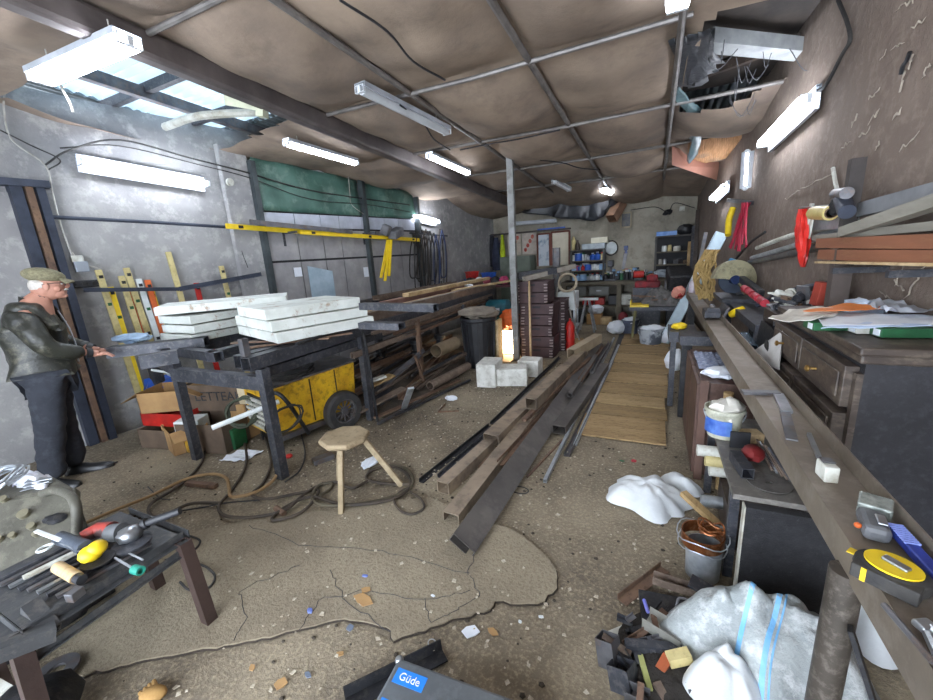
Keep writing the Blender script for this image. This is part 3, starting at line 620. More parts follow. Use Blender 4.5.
for i in range(5):
    y = 3.3; x0 = -2.60; o = obj('steel_bar', B().bar((x0-.01*i, 3.2+.2*i, .90-.045*i), (x0-.04, 6.7-.15*i, .90-.04*i), .03, .035, prof=random.choice(['C','box','L'])), random.choice([brownst, steel, rust]))
    tag(o, 'thin steel bar hung along the front side of the work table', 'bar', 'bars along the table front')
# ================= BOXES UNDER THE NEAR TABLE END =================
def openbox(name, c, d, rz, m, label, flaps=1, cat='box', fl_ang=.5, tilt=(0,0)):
    t = thing(name, label, cat, c, rz); t.rotation_euler = (tilt[0], tilt[1], rz)
    w, l, h = d; k = .006; b = B(); b.b2(-w/2,w/2,-l/2,l/2,0,k)
    b.b2(-w/2,-w/2+k,-l/2,l/2,0,h); b.b2(w/2-k,w/2,-l/2,l/2,0,h); b.b2(-w/2,w/2,-l/2,-l/2+k,0,h); b.b2(-w/2,w/2,l/2-k,l/2,0,h)
    obj('box_body', b, m, t, world=False)
    if flaps:
        f = w*.45
        obj('flap', B().prism([(-w/2,-l/2,h),(-w/2,l/2,h),(-w/2-f*math.cos(fl_ang),l/2,h-f*math.sin(fl_ang)),(-w/2-f*math.cos(fl_ang),-l/2,h-f*math.sin(fl_ang))],(0,0,k)), m, t, world=False)
        obj('flap', B().prism([(w/2,-l/2,h),(w/2,l/2,h),(w/2+f*.9,l/2,h-f*.4),(w/2+f*.9,-l/2,h-f*.4)],(0,0,k)), m, t, world=False)
    return t
def at(px, py, z): return pz(px, py, z)
openbox('cardboard_box', at(212,452,0)+V((-.1,.15,0)), (.5,.4,.28), .25, cardD, 'brown cardboard box standing on the floor behind the thick table leg', 0)
bx = openbox('cardboard_box', V((-3.88,2.42,.29)), (.66,.4,.27), .3, cardD, 'long brown cardboard box with dark lettering on its side, on top of the box heap', 0)
text('LETTEAK', .13, black, bx, base(bx) @ V((.05,-.2025,.15)), basis(base(bx).to_3x3() @ V((1,0,0)), V((0,0,1))))
openbox('cardboard_box', V((-4.3,2.12,.34)), (.4,.36,.2), .5, card, 'open light cardboard box with folded flap above the red crate', 1)
openbox('cardboard_box', at(172,458,0)+V((-.12,.22,0)), (.34,.3,.22), -.3, card, 'small open cardboard box low on the floor in front of the heap', 1, fl_ang=1.2)
openbox('plastic_crate', at(164,450,0)+V((-.1,.25,.2)), (.5,.36,.13), .2, redP, 'red plastic crate near the feet of the man', 0, 'crate')
openbox('cardboard_box', at(158,452,0)+V((-.1,.2,0)), (.42,.32,.19), .2, cardD, 'dark box supporting the red crate', 0)
def crate_(c, d, rz, m, label, cat='box', name='carton', bev=.01):
    o = obj(name, B().box((0,0,d[2]/2), d), m, bev=bev); o.location = c; o.rotation_euler = (0,0,rz); return tag(o, label, cat)
crate_(at(176,452,0)+V((.06,.1,0)), (.2,.16,.17), .1, yel, 'small yellow carton on the floor beside the thick leg')
crate_(at(176,452,0)+V((.1,.14,.18)), (.22,.18,.12), .5, white, 'white carton with a red edge above the yellow carton')
crate_(at(219,450,0)+V((.03,.1,0)), (.26,.16,.2), .2, greenP, 'green carton on the floor right of the thick leg')
crate_(at(237,440,0)+V((0,.15,0)), (.22,.22,.36), .1, card, 'upright tan carton beside the coiled hose under the table')
crate_(V((-3.5,2.45,.36)), (.2,.26,.22), .2, mat('beige_carton','c9b998','ab9c7c',5), 'beige carton with rolled top under the table, left of the yellow machine')
tag(obj('newspaper', B().grid(lambda u, v: at(219,460,.012)+V((.24*u, .2*v+.06*u, .03*noise.noise(V((u*4, v*4, 2))))), 10, 8), paper, thick=.003), 'crumpled printed newspaper on the floor beside the green carton', 'newspaper')
tag(obj('plastic_bag', B().ell((-4.72,2.25,.42), (.16,.14,.16), amp=.5, ns=3), blueP, smooth=True), 'blue plastic bag behind the red crate against the wall', 'bag')
tag(obj('metal_strip', B().bar(pz(152,370,.75), V((-4.2,2.5,.5)), .05, .02, prof='solid'), white), 'white strip standing among the cardboard boxes', 'strip')
tag(obj('metal_rod', B().tube([pz(212,428,.5)+V((0,0,0)), (-2.75,2.1,.55)], .02, 8), white, smooth=True), 'white tube stretched beneath the table near the hose coil', 'tube')
# ================= YELLOW COMPRESSOR =================
t = thing('compressor', 'yellow wheeled machine under the work table with big black tyre', 'machine', (-3.1,2.65,0), math.atan2(.75,.2)-PI/2)
M_ = base(t)
obj('body', B().prism([(.2,-.42,.14),(.2,.45,.14),(.2,.5,.62),(.2,-.42,.58)], (-.5,0,0)), yel, t, world=False, bev=.015)
obj('lid', B().prism([(.215,-.44,.585),(.215,.51,.625),(-.315,.51,.625),(-.315,-.44,.585)], (0,0,.02)), steel2, t, world=False)
obj('sill', B().b2(.14,.23,-.42,.46,.09,.14), steel2, t, world=False)
obj('side_panel_seam', B().b2(.2,.206,-.02,-.01,.16,.58), blackm, t, world=False)
obj('side_panel_seam', B().b2(.2,.206,.25,.258,.3,.6), blackm, t, world=False)
obj('grille', B().b2(-.2,.15,-.43,-.42,.2,.5), black, t, world=False)
for k in range(6): obj('grille_slat', B().b2(-.22,.16,-.45,-.43,.2+.05*k,.225+.05*k), offw, t, world=False)
def wheel(par, c, r, w, axis, m=rubber, spokes=12):
    Mx = V((0,0,1)).rotation_difference(V(axis)).to_matrix()
    ty = obj('tyre', B().lathe([(r*.62,-w/2),(r*.9,-w/2),(r,-w*.3),(r*1.0,w*.3),(r*.9,w/2),(r*.62,w/2),(r*.62,-w/2)], c, 28, Mx), m, par, world=False, smooth=True)
    b = B().lathe([(0,w*.3),(r*.16,w*.3),(r*.16,0),(0,0)], c, 12, Mx); b.lathe([(r*.54,-w*.2),(r*.63,-w*.2),(r*.63,w*.35),(r*.54,w*.35),(r*.54,-w*.2)], c, 24, Mx)
    for k in range(spokes):
        a = 2*PI*k/spokes; d = Mx @ V((math.cos(a), math.sin(a), 0)); up = Mx @ V((0,0,1)); b.bar(V(c)+d*r*.14+up*w*.15, V(c)+d*r*.58+up*w*.15, .012, .012, up=up, prof='solid')
    obj('rim', b, steel2, par, world=False)
wheel(t, (.29,.24,.19), .2, .11, (1,0,0))
wheel(t, (-.4,.24,.19), .2, .11, (1,0,0))
for y in (-.36,): obj('support_leg', B().bar((.15,y,0),(.15,y,.12),.03,.03), blackm, t, world=False); obj('support_leg', B().bar((-.2,y,0),(-.2,y,.12),.03,.03), blackm, t, world=False)
obj('tow_handle', B().tube(smoothpts([(.2,-.4,.55),(.3,-.36,.56),(.34,-.3,.45),(.3,-.15,.1)]), .018, 8), blackm, t, world=False, smooth=True)
def coilpts(c, r, n, jit=.02, ax=(0,0,1), ov=1., h=.01):
    Mx = V((0,0,1)).rotation_difference(V(ax)).to_matrix(); out = []
    for i in range(n*10):
        a = 2*PI*i/10; rr = r*(1+random.uniform(-jit, jit)*4); out.append(V(c)+Mx @ V((rr*math.cos(a), rr*ov*math.sin(a), h*i/10+random.uniform(-jit, jit)*.3)))
    return out
cable('cable_coil', coilpts((-3.0,2.45,.66), .17, 5, .03, ov=1.5, h=.008), .007, rubber, 'tangled black cable coil lying on top of the yellow machine', n=3)
cable('hose_coil', coilpts(pz(243,412,.35), .13, 4, .03, (.6,-1,.5)), .011, mat('green_hose','4b5140','363b2f',8), 'green black hose coil hanging at the near side of the yellow machine', 'hose', n=3)
cable('cable_coil', coilpts(V((-2.85,2.2,.34)), .1, 4, .03, (1,-.3,.1), 1.6), .006, rubber, 'black cable loops hanging on the front of the yellow machine', n=3)
# ================= SCRAP UNDER THE TABLE =================
kinds = [('scrap_bar','box'),('scrap_angle','L'),('scrap_channel','C'),('scrap_rod','solid')]
random.seed(11)
sm = [brownst, steel2, steel, rust]
for i in range(46):
    x = -3.75+1.3*((i*0.618) % 1); lay = i // 16; y = random.uniform(3.3, 4.6); ln = random.uniform(.7, 1.9); a = random.uniform(-.16, .16); z = .04+lay*.075+.25*max(0, (-2.9-x))*.5
    k = i % 4; p = V((x, y, z+random.uniform(0,.05))); q = p+V((ln*math.sin(a)-.1, ln*math.cos(a), random.uniform(-.03,.06)))
    m = sm[(i*7) % 4]; w = random.choice([.03,.05,.07])
    tag(obj(kinds[k][0], B().bar(p, q, w, w*.8, prof=kinds[k][1]), m), '%s scrap %s in the heap under the work table' % ({'rusty_steel':'rusty','brown_steel':'brown','dark_steel':'dark','grey_steel':'grey'}[m.name], kinds[k][0].split('_')[1]), 'scrap metal', 'scrap %s pieces under the table %s' % (kinds[k][1], m.name))
for i, (p, q, r, lb) in enumerate((((430,386),(468,366),.055,'brown steel pipe with open near end on top of the scrap heap'), ((436,351),(455,343),.09,'short fat tan pipe lying high in the scrap heap'), ((424,372),(470,352),.03,'thin grey pipe behind the brown pipe'))):
    z = [.13,.42,.2][i]; tag(obj('steel_pipe', B().pipe(pz(*p, z), pz(*q, z), r, .008), brownst if i != 1 else mat('tan_pipe','8b7a62','756650',6), smooth=True), lb, 'pipe')
for i, (p, q, z0, z1, w, m, lb) in enumerate((((370,397),(425,350),.1,.5,.05,steel2,'grey angle leaning diagonally over the scrap heap'), ((415,356),(424,380),.5,.15,.03,rust,'short rusty bar bracing the diagonal angle'), ((404,408),(411,388),.05,.42,.06,galv,'upright pale bent flat steel at the front of the scrap heap'),
  ((375,418),(460,380),.04,.04,.05,rust,'rusty flat bar along the front edge of the scrap heap'), ((395,416),(470,380),.02,.02,.03,steel,'dark rod lying on the floor at the front of the scrap heap'), ((358,412),(404,388),.12,.2,.1,brownst,'wide brown offcut in the scrap heap behind the wheel'), ((366,388),(392,375),.3,.35,.12,wood,'wood block wedged behind the wheel of the yellow machine'),
  ((363,384),(385,376),.35,.38,.08,offw,'dusty grey board behind the near pipe leg'), ((378,424),(420,400),.03,.03,.03,steel2,'grey strip lying in front of the scrap heap'))):
    tag(obj('scrap_strip', B().bar(pz(*p, z0), pz(*q, z1), w, .02 if i != 0 else w, prof='L' if i == 0 else 'solid'), m), lb, 'scrap metal')
tag(obj('angle_offcut', B().bar(pz(439,413), pz(447,404), .035,.03, prof='L').bar(pz(439,413), pz(459,412), .035,.03, prof='L'), rust), 'rusty bent angle lying alone on the floor in front of the scrap', 'scrap metal')
tag(obj('rag', B().ell(pz(451,398,.02), (.08,.05,.03), amp=.4), paper), 'small white rag at the edge of the scrap heap', 'rag')
tag(obj('dirt_pile', B().grid(lambda u, v: V((-4.1+1.75*u, 3.1+3.2*v, .02+.16*math.sin(PI*u)*math.sin(PI*v)*(1+.5*noise.noise(V((u*7,v*9,0)))))), 26, 40), mat('scrap_dirt','38322c','54483c',8,.95,0,.6), smooth=True), 'dark heap of swarf and dirt beneath the scrap under the table', 'dirt', kind='stuff')
for i, (x, y, r, m) in enumerate(((-3.2,4.9,.12,black),(-3.45,4.4,.1,blackm),(-3.0,5.3,.11,steel),(-3.5,3.5,.14,galv))):
    tag(obj('machine_part', B().lathe([(0,0),(r,0),(r,.05),(r*.5,.06),(r*.5,.16),(r*.8,.17),(r*.8,.22),(0,.24)], (x,y,.22), 16), m, smooth=True), ['black flanged machine part deep under the table','dark flanged wheel deep under the table, nearer the gate','steel flanged part beside the bin','pale flanged part in the near scrap'][i], 'machine part')
# ================= MIDDLE: BIN, BLOCKS, POST, CRATES =================
post = tag(obj('steel_post', B().bar((-1.86,5.64,0), (-1.86,5.64,2.9), .07, .09, prof='box'), mat('post_grey','8d8f8e','6a6a68',4,.5,.4,.1,'4f4a45',6,amt3=.6)), 'grey square steel post holding up the middle of the ceiling', 'post')
t = thing('rubbish_bin', 'black ribbed bin with dirty sacks on top, beyond the far table leg', 'bin', (-2.3,5.25,0))
obj('bin_body', B().lathe([(0,0),(.2,0),(.25,.68),(.27,.7),(.27,.74),(.24,.74),(.19,.05),(0,.05)], (0,0,0), 4*5), black, t, world=False)
for k in range(10): a = 2*PI*k/10; obj('rib', B().bar((.215*math.cos(a),.215*math.sin(a),.05),(.255*math.cos(a),.255*math.sin(a),.66),.02,.02,up=(math.cos(a),math.sin(a),0),prof='solid'), black, t, world=False)
tag(obj('dirty_sack', B().ell((-2.28,5.25,.80), (.3,.25,.09), amp=.4, ns=3), mat('sack_grey','857c70','6a6258',6,.95)), 'grey dirty sack heaped over the black bin', 'sack')
tag(obj('wooden_box', B().b2(-2.09,-2.06,5.3,5.6,0,.66).b2(-2.08,-2.02,5.3,5.32,0,.66), paleW), 'wooden crate side standing between the black bin and the post', 'board')
tag(obj('glowing_sack', B().ell((-2.07,5.98,.57), (.16,.14,.17), amp=.5, ns=4), orangeP, smooth=True), 'crumpled orange bag lit brightly behind the steel post', 'bag')
t = thing('glow_panel', 'added glowing panel on the floor behind the steel post', 'glow panel', (-2.06,5.95,0))  # glowing panel added to stand in for a bright warm reflection
obj('glow_panel_back', B().b2(-.15,.15,-.02,.06,.0,.42), black, t, world=False); obj('glow_panel_face', B().b2(-.135,.135,-.03,-.02,.02,.40), mat('panel_glow','ffe0b0',emit=14,bump=0), t, world=False)
tag(obj('floor_board', B().b2(-2.2,-1.9,5.45,5.85,0,.02), paleW), 'pale board on the floor in front of the glowing panel', 'board')
t = thing('motor_pump', 'teal blue electric motor standing beyond the table left of the post', 'motor', tuple(py_(505,313,6.5)-V((0,0,.12))))
Rx = Euler((0,PI/2,0)).to_matrix()
obj('motor_body', B().lathe([(0,-.22),(.13,-.22),(.16,-.18),(.16,.16),(.12,.2),(.05,.22),(.05,.28),(0,.28)], (-.1,0,.2), 18, Rx), teal, t, world=False, smooth=True)
obj('motor_foot', B().b2(-.3,.15,-.13,.13,0,.06), teal, t, world=False); obj('name_plate', B().b2(-.16,-.04,-.175,-.165,.15,.23), paper, t, world=False)
tag(obj('motor_bench', B().b2(-2.6,-2.0,6.34,6.7,t.location.z-.045,t.location.z-.002).bar((-2.55,6.38,0),(-2.55,6.38,t.location.z-.045),.05,.05).bar((-2.05,6.38,0),(-2.05,6.38,t.location.z-.045),.05,.05).bar((-2.55,6.66,0),(-2.55,6.66,t.location.z-.045),.05,.05).bar((-2.05,6.66,0),(-2.05,6.66,t.location.z-.045),.05,.05), steel), 'low steel stand carrying the teal motor', 'stand')
blk = mat('white_block', 'dcdcd6', 'c2c2ba', 8, .9, 0, .1, '8a8478', 14, amt3=.4)
for c, d, rz, lb in (((487,386), (.25,.38,.3), .1, 'white aerated block standing in front of the bin, leftmost of three'), ((508,386), (.42,.28,.22), .25, 'white aerated block lying in the middle of the three'), ((528,377), (.28,.25,.22), 0, 'white aerated block at the foot of the crate stack, rightmost of three')):
    crate_(pz(*c)+V((0,.12,0)), d, rz, blk, lb, 'block', 'aerated_block', .012)
crM = mat('brown_crate', '4d3536', '3c292b', 8, .6, 0, .1)
def crate():
    t = thing('stacking_crate', '', 'crate'); b = B(); w, l, h = .52, .4, .165
    for x in (-1, 1): b.b2(x*w/2-.012*x, x*w/2, -l/2, l/2, 0, h)
    for y in (-1, 1): b.b2(-w/2, w/2, y*l/2-.012*y, y*l/2, 0, h)
    b.b2(-w/2, w/2, -l/2, l/2, 0, .01); b.b2(-w/2-.012, w/2+.012, -l/2-.012, -l/2, h-.02, h-.0); b.b2(w/2, w/2+.012, -l/2, l/2, h-.02, h)
    obj('crate_body', b, crM, t, world=False)
    for k in range(3):
        for x in (-w/2+.03, w/2-.06): obj('rib', B().b2(x, x+.05, -l/2-.022, -l/2, .02+.045*k, .035+.045*k), mat('crate_rib','8f7f7c','a09390',9), t, world=False)
    obj('hand_slot', B().b2(-.06, .06, -l/2-.004, -l/2, .1, .13), seam, t, world=False); return t
c0 = crate(); nmz = ['bottom','second from the bottom','third from the bottom','fourth from the bottom','fifth from the bottom','sixth from the bottom','topmost']
for i in range(7):
    o = c0 if i == 0 else dup(c0); o.location = (-1.6+.01*math.sin(i*2)-(.06 if i > 4 else 0), 6.05, i*.168); o['label'] = 'dark brown plastic crate beside the steel post, %s of the stack' % nmz[i]
for i in range(5):
    o = dup(c0, (-1.52, 6.5, i*.168), .05, 'dark brown crate in the rear stack behind the first crate stack, %s' % (nmz[i] if i < 4 else 'topmost'))
tag(obj('steel_beam', B().bar(py_(518,276,5.9), py_(556,270,6.2), .1,.1, t=.006), steel), 'short dark box beam lying on the crate stack against the post', 'beam')
tag(obj('steel_beam', B().bar(py_(524,279,5.75), py_(574,266,6.6), .08,.07, t=.006), mat('pale_steel','b5aea2','918a80',6,.5,.3)), 'pale box beam sticking out to the right over the crate stack', 'beam')
tag(obj('broom_handle', B().tube([py_(529,281,5.72), V((-1.63,5.62,0))], .015, 8), paleW, smooth=True), 'wooden pole leaning on the front of the crate stack', 'pole')
tag(obj('steel_post', B().bar(V((-1.66,7.6,0)), V((-1.66,7.6,1.65)), .12,.12, prof='I', t=.012), steel2), 'grey steel column section standing behind the crates', 'beam')
t = thing('welding_machine', 'white welding machine on a cart with coiled cable on top', 'machine', (-1.32,7.0,0))
obj('case', B().b2(-.16,.14,-.2,.2,.6,.9), white, t, world=False, bev=.01)
for x in (-.14,.12):
    for y in (-.17,.17): obj('cart_leg', B().bar((x,y,.02),(x,y,.6),.025,.025), galv, t, world=False)
obj('cart_shelf', B().b2(-.18,.16,-.22,.22,.28,.31), galv, t, world=False)
for pts in (((-.15,-.2,1.0),(-.17,-.25,.6),(-.13,-.26,.05)), ((.12,-.2,.95),(.16,-.24,.5),(.1,-.28,.04)), ((0,-.2,.62),(.03,-.26,.3),(.08,-.3,.03)), ((.05,-.2,.62),(.14,-.26,.3),(.26,-.26,.02))): obj('hose', B().tube(smoothpts(pts), .012, 6), cableG, t, world=False, smooth=True)
cable('cable_coil', coilpts((-1.31,6.85,1.06), .145, 8, .02, (.1,-1,.1), 1., .012), .012, mat('pale_hose','c9bda6','a2947c',8), 'big pale cable coil hanging on the white welding machine', n=4)
tag(obj('carton', B().b2(-1.55,-1.38,6.55,6.75,.22,.4), white, bev=.01), 'small white carton at the right side of the crates', 'carton')
tag(obj('carton_stand', B().b2(-1.57,-1.36,6.52,6.78,0,.218), darkW), 'dark box under the small white carton', 'box')
tag(obj('gas_bottle', B().lathe([(0,0),(.07,0),(.075,.03),(.075,.38),(.05,.45),(.02,.48),(.02,.52),(0,.52)], (-1.2,6.45,0), 16), redP, smooth=True), 'red gas bottle standing in front of the welding cart', 'bottle')
t = thing('trestle', 'pale folding trestle stand right of the welding machine', 'stand', (-1.15,8.0,0))
for x, y in ((-.15,-.12),(.15,-.12),(-.15,.12),(.15,.12)): obj('leg', B().bar((x,y,0),(x*.2,y*.5,.62),.025,.025), galv, t, world=False)
obj('trestle_top', B().b2(-.2,.2,-.06,.06,.62,.66), white, t, world=False)
# bags, tubs on the table far end and lockers behind
# ================= BACK WALL =================
def YB(px, py, y=9.78): return py_(px, py, y)
t = thing('metal_locker', 'green grey two door metal locker against the back wall', 'locker', (-3.02,9.5,0))
obj('locker_body', B().b2(-.38,.38,-.22,.22,0,1.52), mat('locker_green','6b7468','596256',5,.5,.2), t, world=False)
for x in (-.19,.19):
    d = obj('locker_door', B().b2(x-.18,x+.18,-.24,-.22,.06,1.5), MATS['locker_green'], t, world=False); obj('door_handle', B().b2(-.02 if x > 0 else -.05, .05 if x > 0 else .02,-.26,-.24,.85,.9) if 0 else B().b2(.03*(1 if x > 0 else -1)-.012, .03*(1 if x > 0 else -1)+.012, -.262,-.24,.82,.94), bright, d, world=False)
for i, (x0, x1, m, lb) in enumerate(((-3.36,-3.02,'c9bfae','pale poster with pink marks above the left locker door'), (-2.98,-2.62,'c7bcb0','pale poster with red marks above the right locker door'))):
    p = thing('poster', lb, 'poster', ((x0+x1)/2, 9.76, 1.55)); obj('sheet', B().b2(x0,x1,9.785,9.795,1.55,2.05), mat('poster%d'%i, m, 'b0a69a', 9), p)
    for k in range(4): obj('print', B().ell((x0+.08+.06*k, 9.783, 1.66+.1*(k*37 % 4)), (.04,.003,.05)), mat('poster_red','b4493f','c97a6c',7), p)
def board(x0, x1, z0, z1, m, lb, nm='panel_board', cat='board'):
    p = thing(nm, lb, cat, ((x0+x1)/2, 9.74, z0)); obj('panel', B().b2(x0,x1,9.73,9.75,z0,z1), m, p)
    for q in ((x0-.02,x0+.02,z0,z1),(x1-.02,x1+.02,z0,z1),(x0,x1,z1-.02,z1+.02)): obj('frame', B().b2(q[0],q[1],9.715,9.755,q[2],q[3]), mat('red_brown_frame','7a4638','613528',6), p)
board(-2.58,-2.28,1.25,2.0, mat('board_blue','c3ccd2','7d93a8',4,lo=.5,hi=.6), 'whitish board with a blue smear behind the steel post')
board(-2.24,-1.82,1.25,2.02, mat('board_cream','ddd6c2','c9c1ab',4), 'plain cream framed board behind the crate stack')
tag(obj('shelf_edge', B().b2(-3.75,-1.8,9.62,9.8,2.06,2.09), darkW), 'dark shelf running above the locker and the boards', 'shelf')
tag(obj('blue_strip', B().b2(-2.55,-1.9,9.63,9.65,2.09,2.12), blueP), 'thin blue strip lying on the shelf above the boards', 'strip')
# clothes hanging
def garment(x, z0, z1, w, m, lb, y=9.62):
    def fn(u, v):
        a = 2*PI*u; tp = (.45+.55*min(1, v*2.2)); k = 1+.12*math.sin(a*5+v*3)
        return V((x+w/2*tp*math.cos(a)*k, y+.07*math.sin(a)*tp, z1+(z0-z1)*v))
    o = obj('hanging_garment', B().grid(fn, 24, 10), m, smooth=True); return tag(o, lb, 'garment')
garment(-3.72,1.3,2.05,.2, mat('cloth_black','23242a','31323a',8,.95), 'black coat hanging at the left end of the garment row')
garment(-3.58,1.2,2.0,.22, mat('cloth_navy','2c3040','3c4258',8,.95), 'dark blue jacket hanging beside the black coat', 9.55)
garment(-3.47,1.3,1.95,.14, mat('cloth_purple','4b4560','3c3850',8,.95), 'purple grey garment hanging between the navy jacket and the yellow vest', 9.6)
garment(-3.40,1.25,2.05,.12, mat('hi_vis','c8dc2a','a9bc20',8,.8), 'bright yellow safety vest hanging left of the locker', 9.5)
tag(obj('garment_rail', B().tube([(-3.8,9.6,2.06),(-3.35,9.6,2.06)], .012, 8), steel), 'thin rail carrying the hanging clothes at the back wall', 'rail')
# bench with bags and tubs left of locker
t = thing('side_bench', 'low red brown bench piled with bags in the back left corner', 'bench', (-3.2,8.2,0))
obj('bench_top', B().b2(-.7,.75,-.3,.3,.92,.97), mat('maroon','5b2a33','45222a',6), t, world=False)
for x in (-.62,.68):
    for y in (-.25,.25): obj('leg', B().bar((x,y,0),(x,y,.92),.05,.05), steel, t, world=False)
def tub(x, y, z, w, h, m, lb, nm='plastic_tub'):
    b = B(); b.lathe([(0,0),(w*.42,0),(w*.5,h),(w*.54,h),(w*.54,h-.015)], (x,y,z), 4); b.lathe([(w*.5,h),(w*.4,.02),(0,.02)], (x,y,z), 4)
    return tag(obj(nm, b, m), lb, 'tub')
tub(-3.68,8.2,1.10,.34,.16, redP, 'red plastic tub on top of the blue tub'); tub(-3.68,8.2,.975,.4,.12, blueP, 'blue plastic tub under the red tub'); tub(-3.3,8.25,1.09,.36,.13, blueP, 'blue tub in the middle of the bag bench'); tub(-3.05,8.3,.975,.3,.11, blueP, 'small blue tub at the right of the bag bench')
bags = [(-3.62,7.98,black,'black bag with a white label at the front of the bag bench'),(-3.42,7.98,paper,'white bag beside the labelled black bag'),(-3.22,7.98,mat('bag_pink','c25a6a','a8485a',6),'pink bag in the middle of the bag bench'),(-3.05,7.98,black,'black round bag right of the pink bag'),(-2.85,8.0,mat('bag_magenta','b8406a','963258',6),'magenta bag on the right end of the bag bench'),(-2.66,8.05,greenP,'green bag at the right end of the bag bench')]
for i, (x, y, m, lb) in enumerate(bags): tag(obj('bag', B().ell((x,y,1.06), (.11,.1,.085), amp=.3, ns=3, seed=i), m, smooth=True), lb, 'bag')
# workbench
bm_ = mat('bench_wood','6d6657','575144',5,.85,0,.2)
t = thing('back_workbench', 'long cluttered workbench along the back wall', 'workbench', (-.5,9.3,0))
obj('bench_top', B().b2(-1.35,.75,-.35,.45,.82,.88), bm_, t, world=False)
for x in (-1.3,-.15,.3,.7):
    obj('leg', B().bar((x,-.3,0),(x,-.3,.82),.09,.09), bm_, t, world=False); obj('leg', B().bar((x,.35,0),(x,.35,.82),.09,.09), bm_, t, world=False)
obj('lower_shelf', B().b2(-1.35,.75,-.32,.4,.34,.37), bm_, t, world=False)
for k, x in enumerate((-1.02,-.55)):
    d = obj('drawer', B().b2(x-.2,x+.2,-.36,-.34,.6,.79), mat('drawer_grey','6d6e6a','5a5b58',6), t, world=False); obj('drawer_handle', B().b2(x-.05,x+.05,-.38,-.36,.69,.71), bright, d, world=False)
def shelving(x0, x1, y0, y1, zs, lb, m=mat('rack_dark','3d3c3b','55524e',6,.6)):
    t = thing('shelf_rack', lb, 'shelving', ((x0+x1)/2, (y0+y1)/2, .885))
    for x in (x0, x1):
        for y in (y0, y1): obj('upright', B().b2(x-.02,x+.02,y-.02,y+.02,.885,zs[-1]), m, t)
    for z in zs: obj('shelf', B().b2(x0,x1,y0-.01,y1,z-.012,z+.012), MATS['bench_wood'] if z != zs[-1] else m, t)
    obj('rack_back', B().b2(x0,x1,y1+.0,y1+.015,.9,zs[-1]), seam, t)
    return t
shelving(-1.78,-1.12,9.45,9.72,[1.12,1.32,1.52], 'dark open shelf rack full of bottles, left side of the back workbench') if 0 else None
sl = shelving(-1.74,-1.02,9.45,9.72,[1.1,1.32,1.56], 'dark open shelf rack full of bottles at the left of the back workbench')
sr = shelving(.02,.70,9.4,9.70,[1.16,1.42,1.74], 'dark open metal rack at the right end of the back wall')
sidewk = thing('side_workbench', 'short dark bench under the bottle rack at the back', 'workbench', (-1.8,9.4,0)); obj('bench_top', B().b2(-.45,-.02,-.3,.35,.83,.88) if 0 else B().b2(-.02,.0,0,.01,.8,.81), bm_, sidewk, world=False)
bpy.data.objects.remove(sidewk.children[0]); bpy.data.objects.remove(sidewk)
random.seed(5)
cols = [('white',white),('blue',blueP),('pale blue',mat('pale_blue','8fb0d0','7898bc',6)),('red',redP),('grey',galv),('black',black),('orange',orangeP),('dark',steel),('cream',cream),('green',greenP)]
proto = {}
def bottle(x, y, z, h, r, ci, lb, kind=0, grp=None):
    key = (ci, kind)
    if key not in proto:
        t = thing(['bottle','tin','spray_can'][kind], '', ['bottle','tin','spray can'][kind])
        if kind == 0: obj('bottle_body', B().lathe([(0,0),(.35,0),(.38,.05),(.38,.6),(.14,.78),(.14,.88),(0,.88)], (0,0,0), 10), cols[ci][1], t, world=False, smooth=True); obj('cap', B().lathe([(.17,.86),(.17,1),(0,1)], (0,0,0), 8), cols[(ci+3) % 10][1], t, world=False)
        elif kind == 1: obj('tin_body', B().lathe([(0,0),(.5,0),(.5,.94),(.46,.94)], (0,0,0), 12), cols[ci][1], t, world=False, smooth=True); obj('lid', B().lathe([(.52,.93),(.52,1),(0,.99)], (0,0,0), 12), galv, t, world=False)
        else: obj('can_body', B().lathe([(0,0),(.2,0),(.2,.76),(.12,.84)], (0,0,0), 10), cols[ci][1], t, world=False, smooth=True); obj('cap', B().lathe([(.19,.8),(.19,1),(0,1)], (0,0,0), 8), cols[(ci+5) % 10][1], t, world=False)
        proto[key] = t; o = t
    else: o = dup(proto[key])
    o.location = (x, y, z); o.scale = (h*(1 if kind != 1 else 1.0),)*3; o['label'] = lb; o['group'] = grp or lb; return o
KN = ['bottle','tin','spray can']
for zi, z in enumerate((.882, 1.114, 1.334)):
    for k in range(13):
        ci = random.choice([0,0,1,2,2,3,4,8,6] if zi < 2 else [1,1,0,2,4,8]); kd = random.choice([0,0,2,1]); h = random.uniform(.11,.18)
        bottle(-1.68+.052*k, 9.52+.05*(k % 2), z+(.0 if zi else .0), h, 0, ci, '%s %s on the %s level of the bottle rack' % (cols[ci][0], KN[kd], ['bench','lower','upper'][zi]), kd)
tag(obj('shelf_plank', B().b2(-1.9,-.98,9.15,9.75,.8,.88).bar((-1.85,9.2,0),(-1.85,9.2,.8),.07,.07).bar((-1.85,9.7,0),(-1.85,9.7,.8),.07,.07), bm_), 'extension of the back workbench standing under the bottle rack', 'workbench')
tag(obj('flat_carton', B().b2(-1.3,-.95,9.5,9.7,1.70,1.82), mat('pale_carton','dcd8c4','c8c3ae',6)), 'pale carton on the plastic box above the bottle rack', 'carton')
tag(obj('plastic_case', B().b2(-1.5,-1.0,9.47,9.7,1.573,1.70), mat('clear_case','98a3a8','7d888e',8,.3), bev=.01), 'translucent grey plastic case on top of the bottle rack', 'case')
tag(obj('figurine_bottle', B().lathe([(0,0),(.05,0),(.05,.12),(.02,.18),(.02,.22),(0,.22)], (-1.6,9.55,1.573), 10), darkW, smooth=True), 'dark bottle standing on top of the bottle rack at the left', 'bottle')
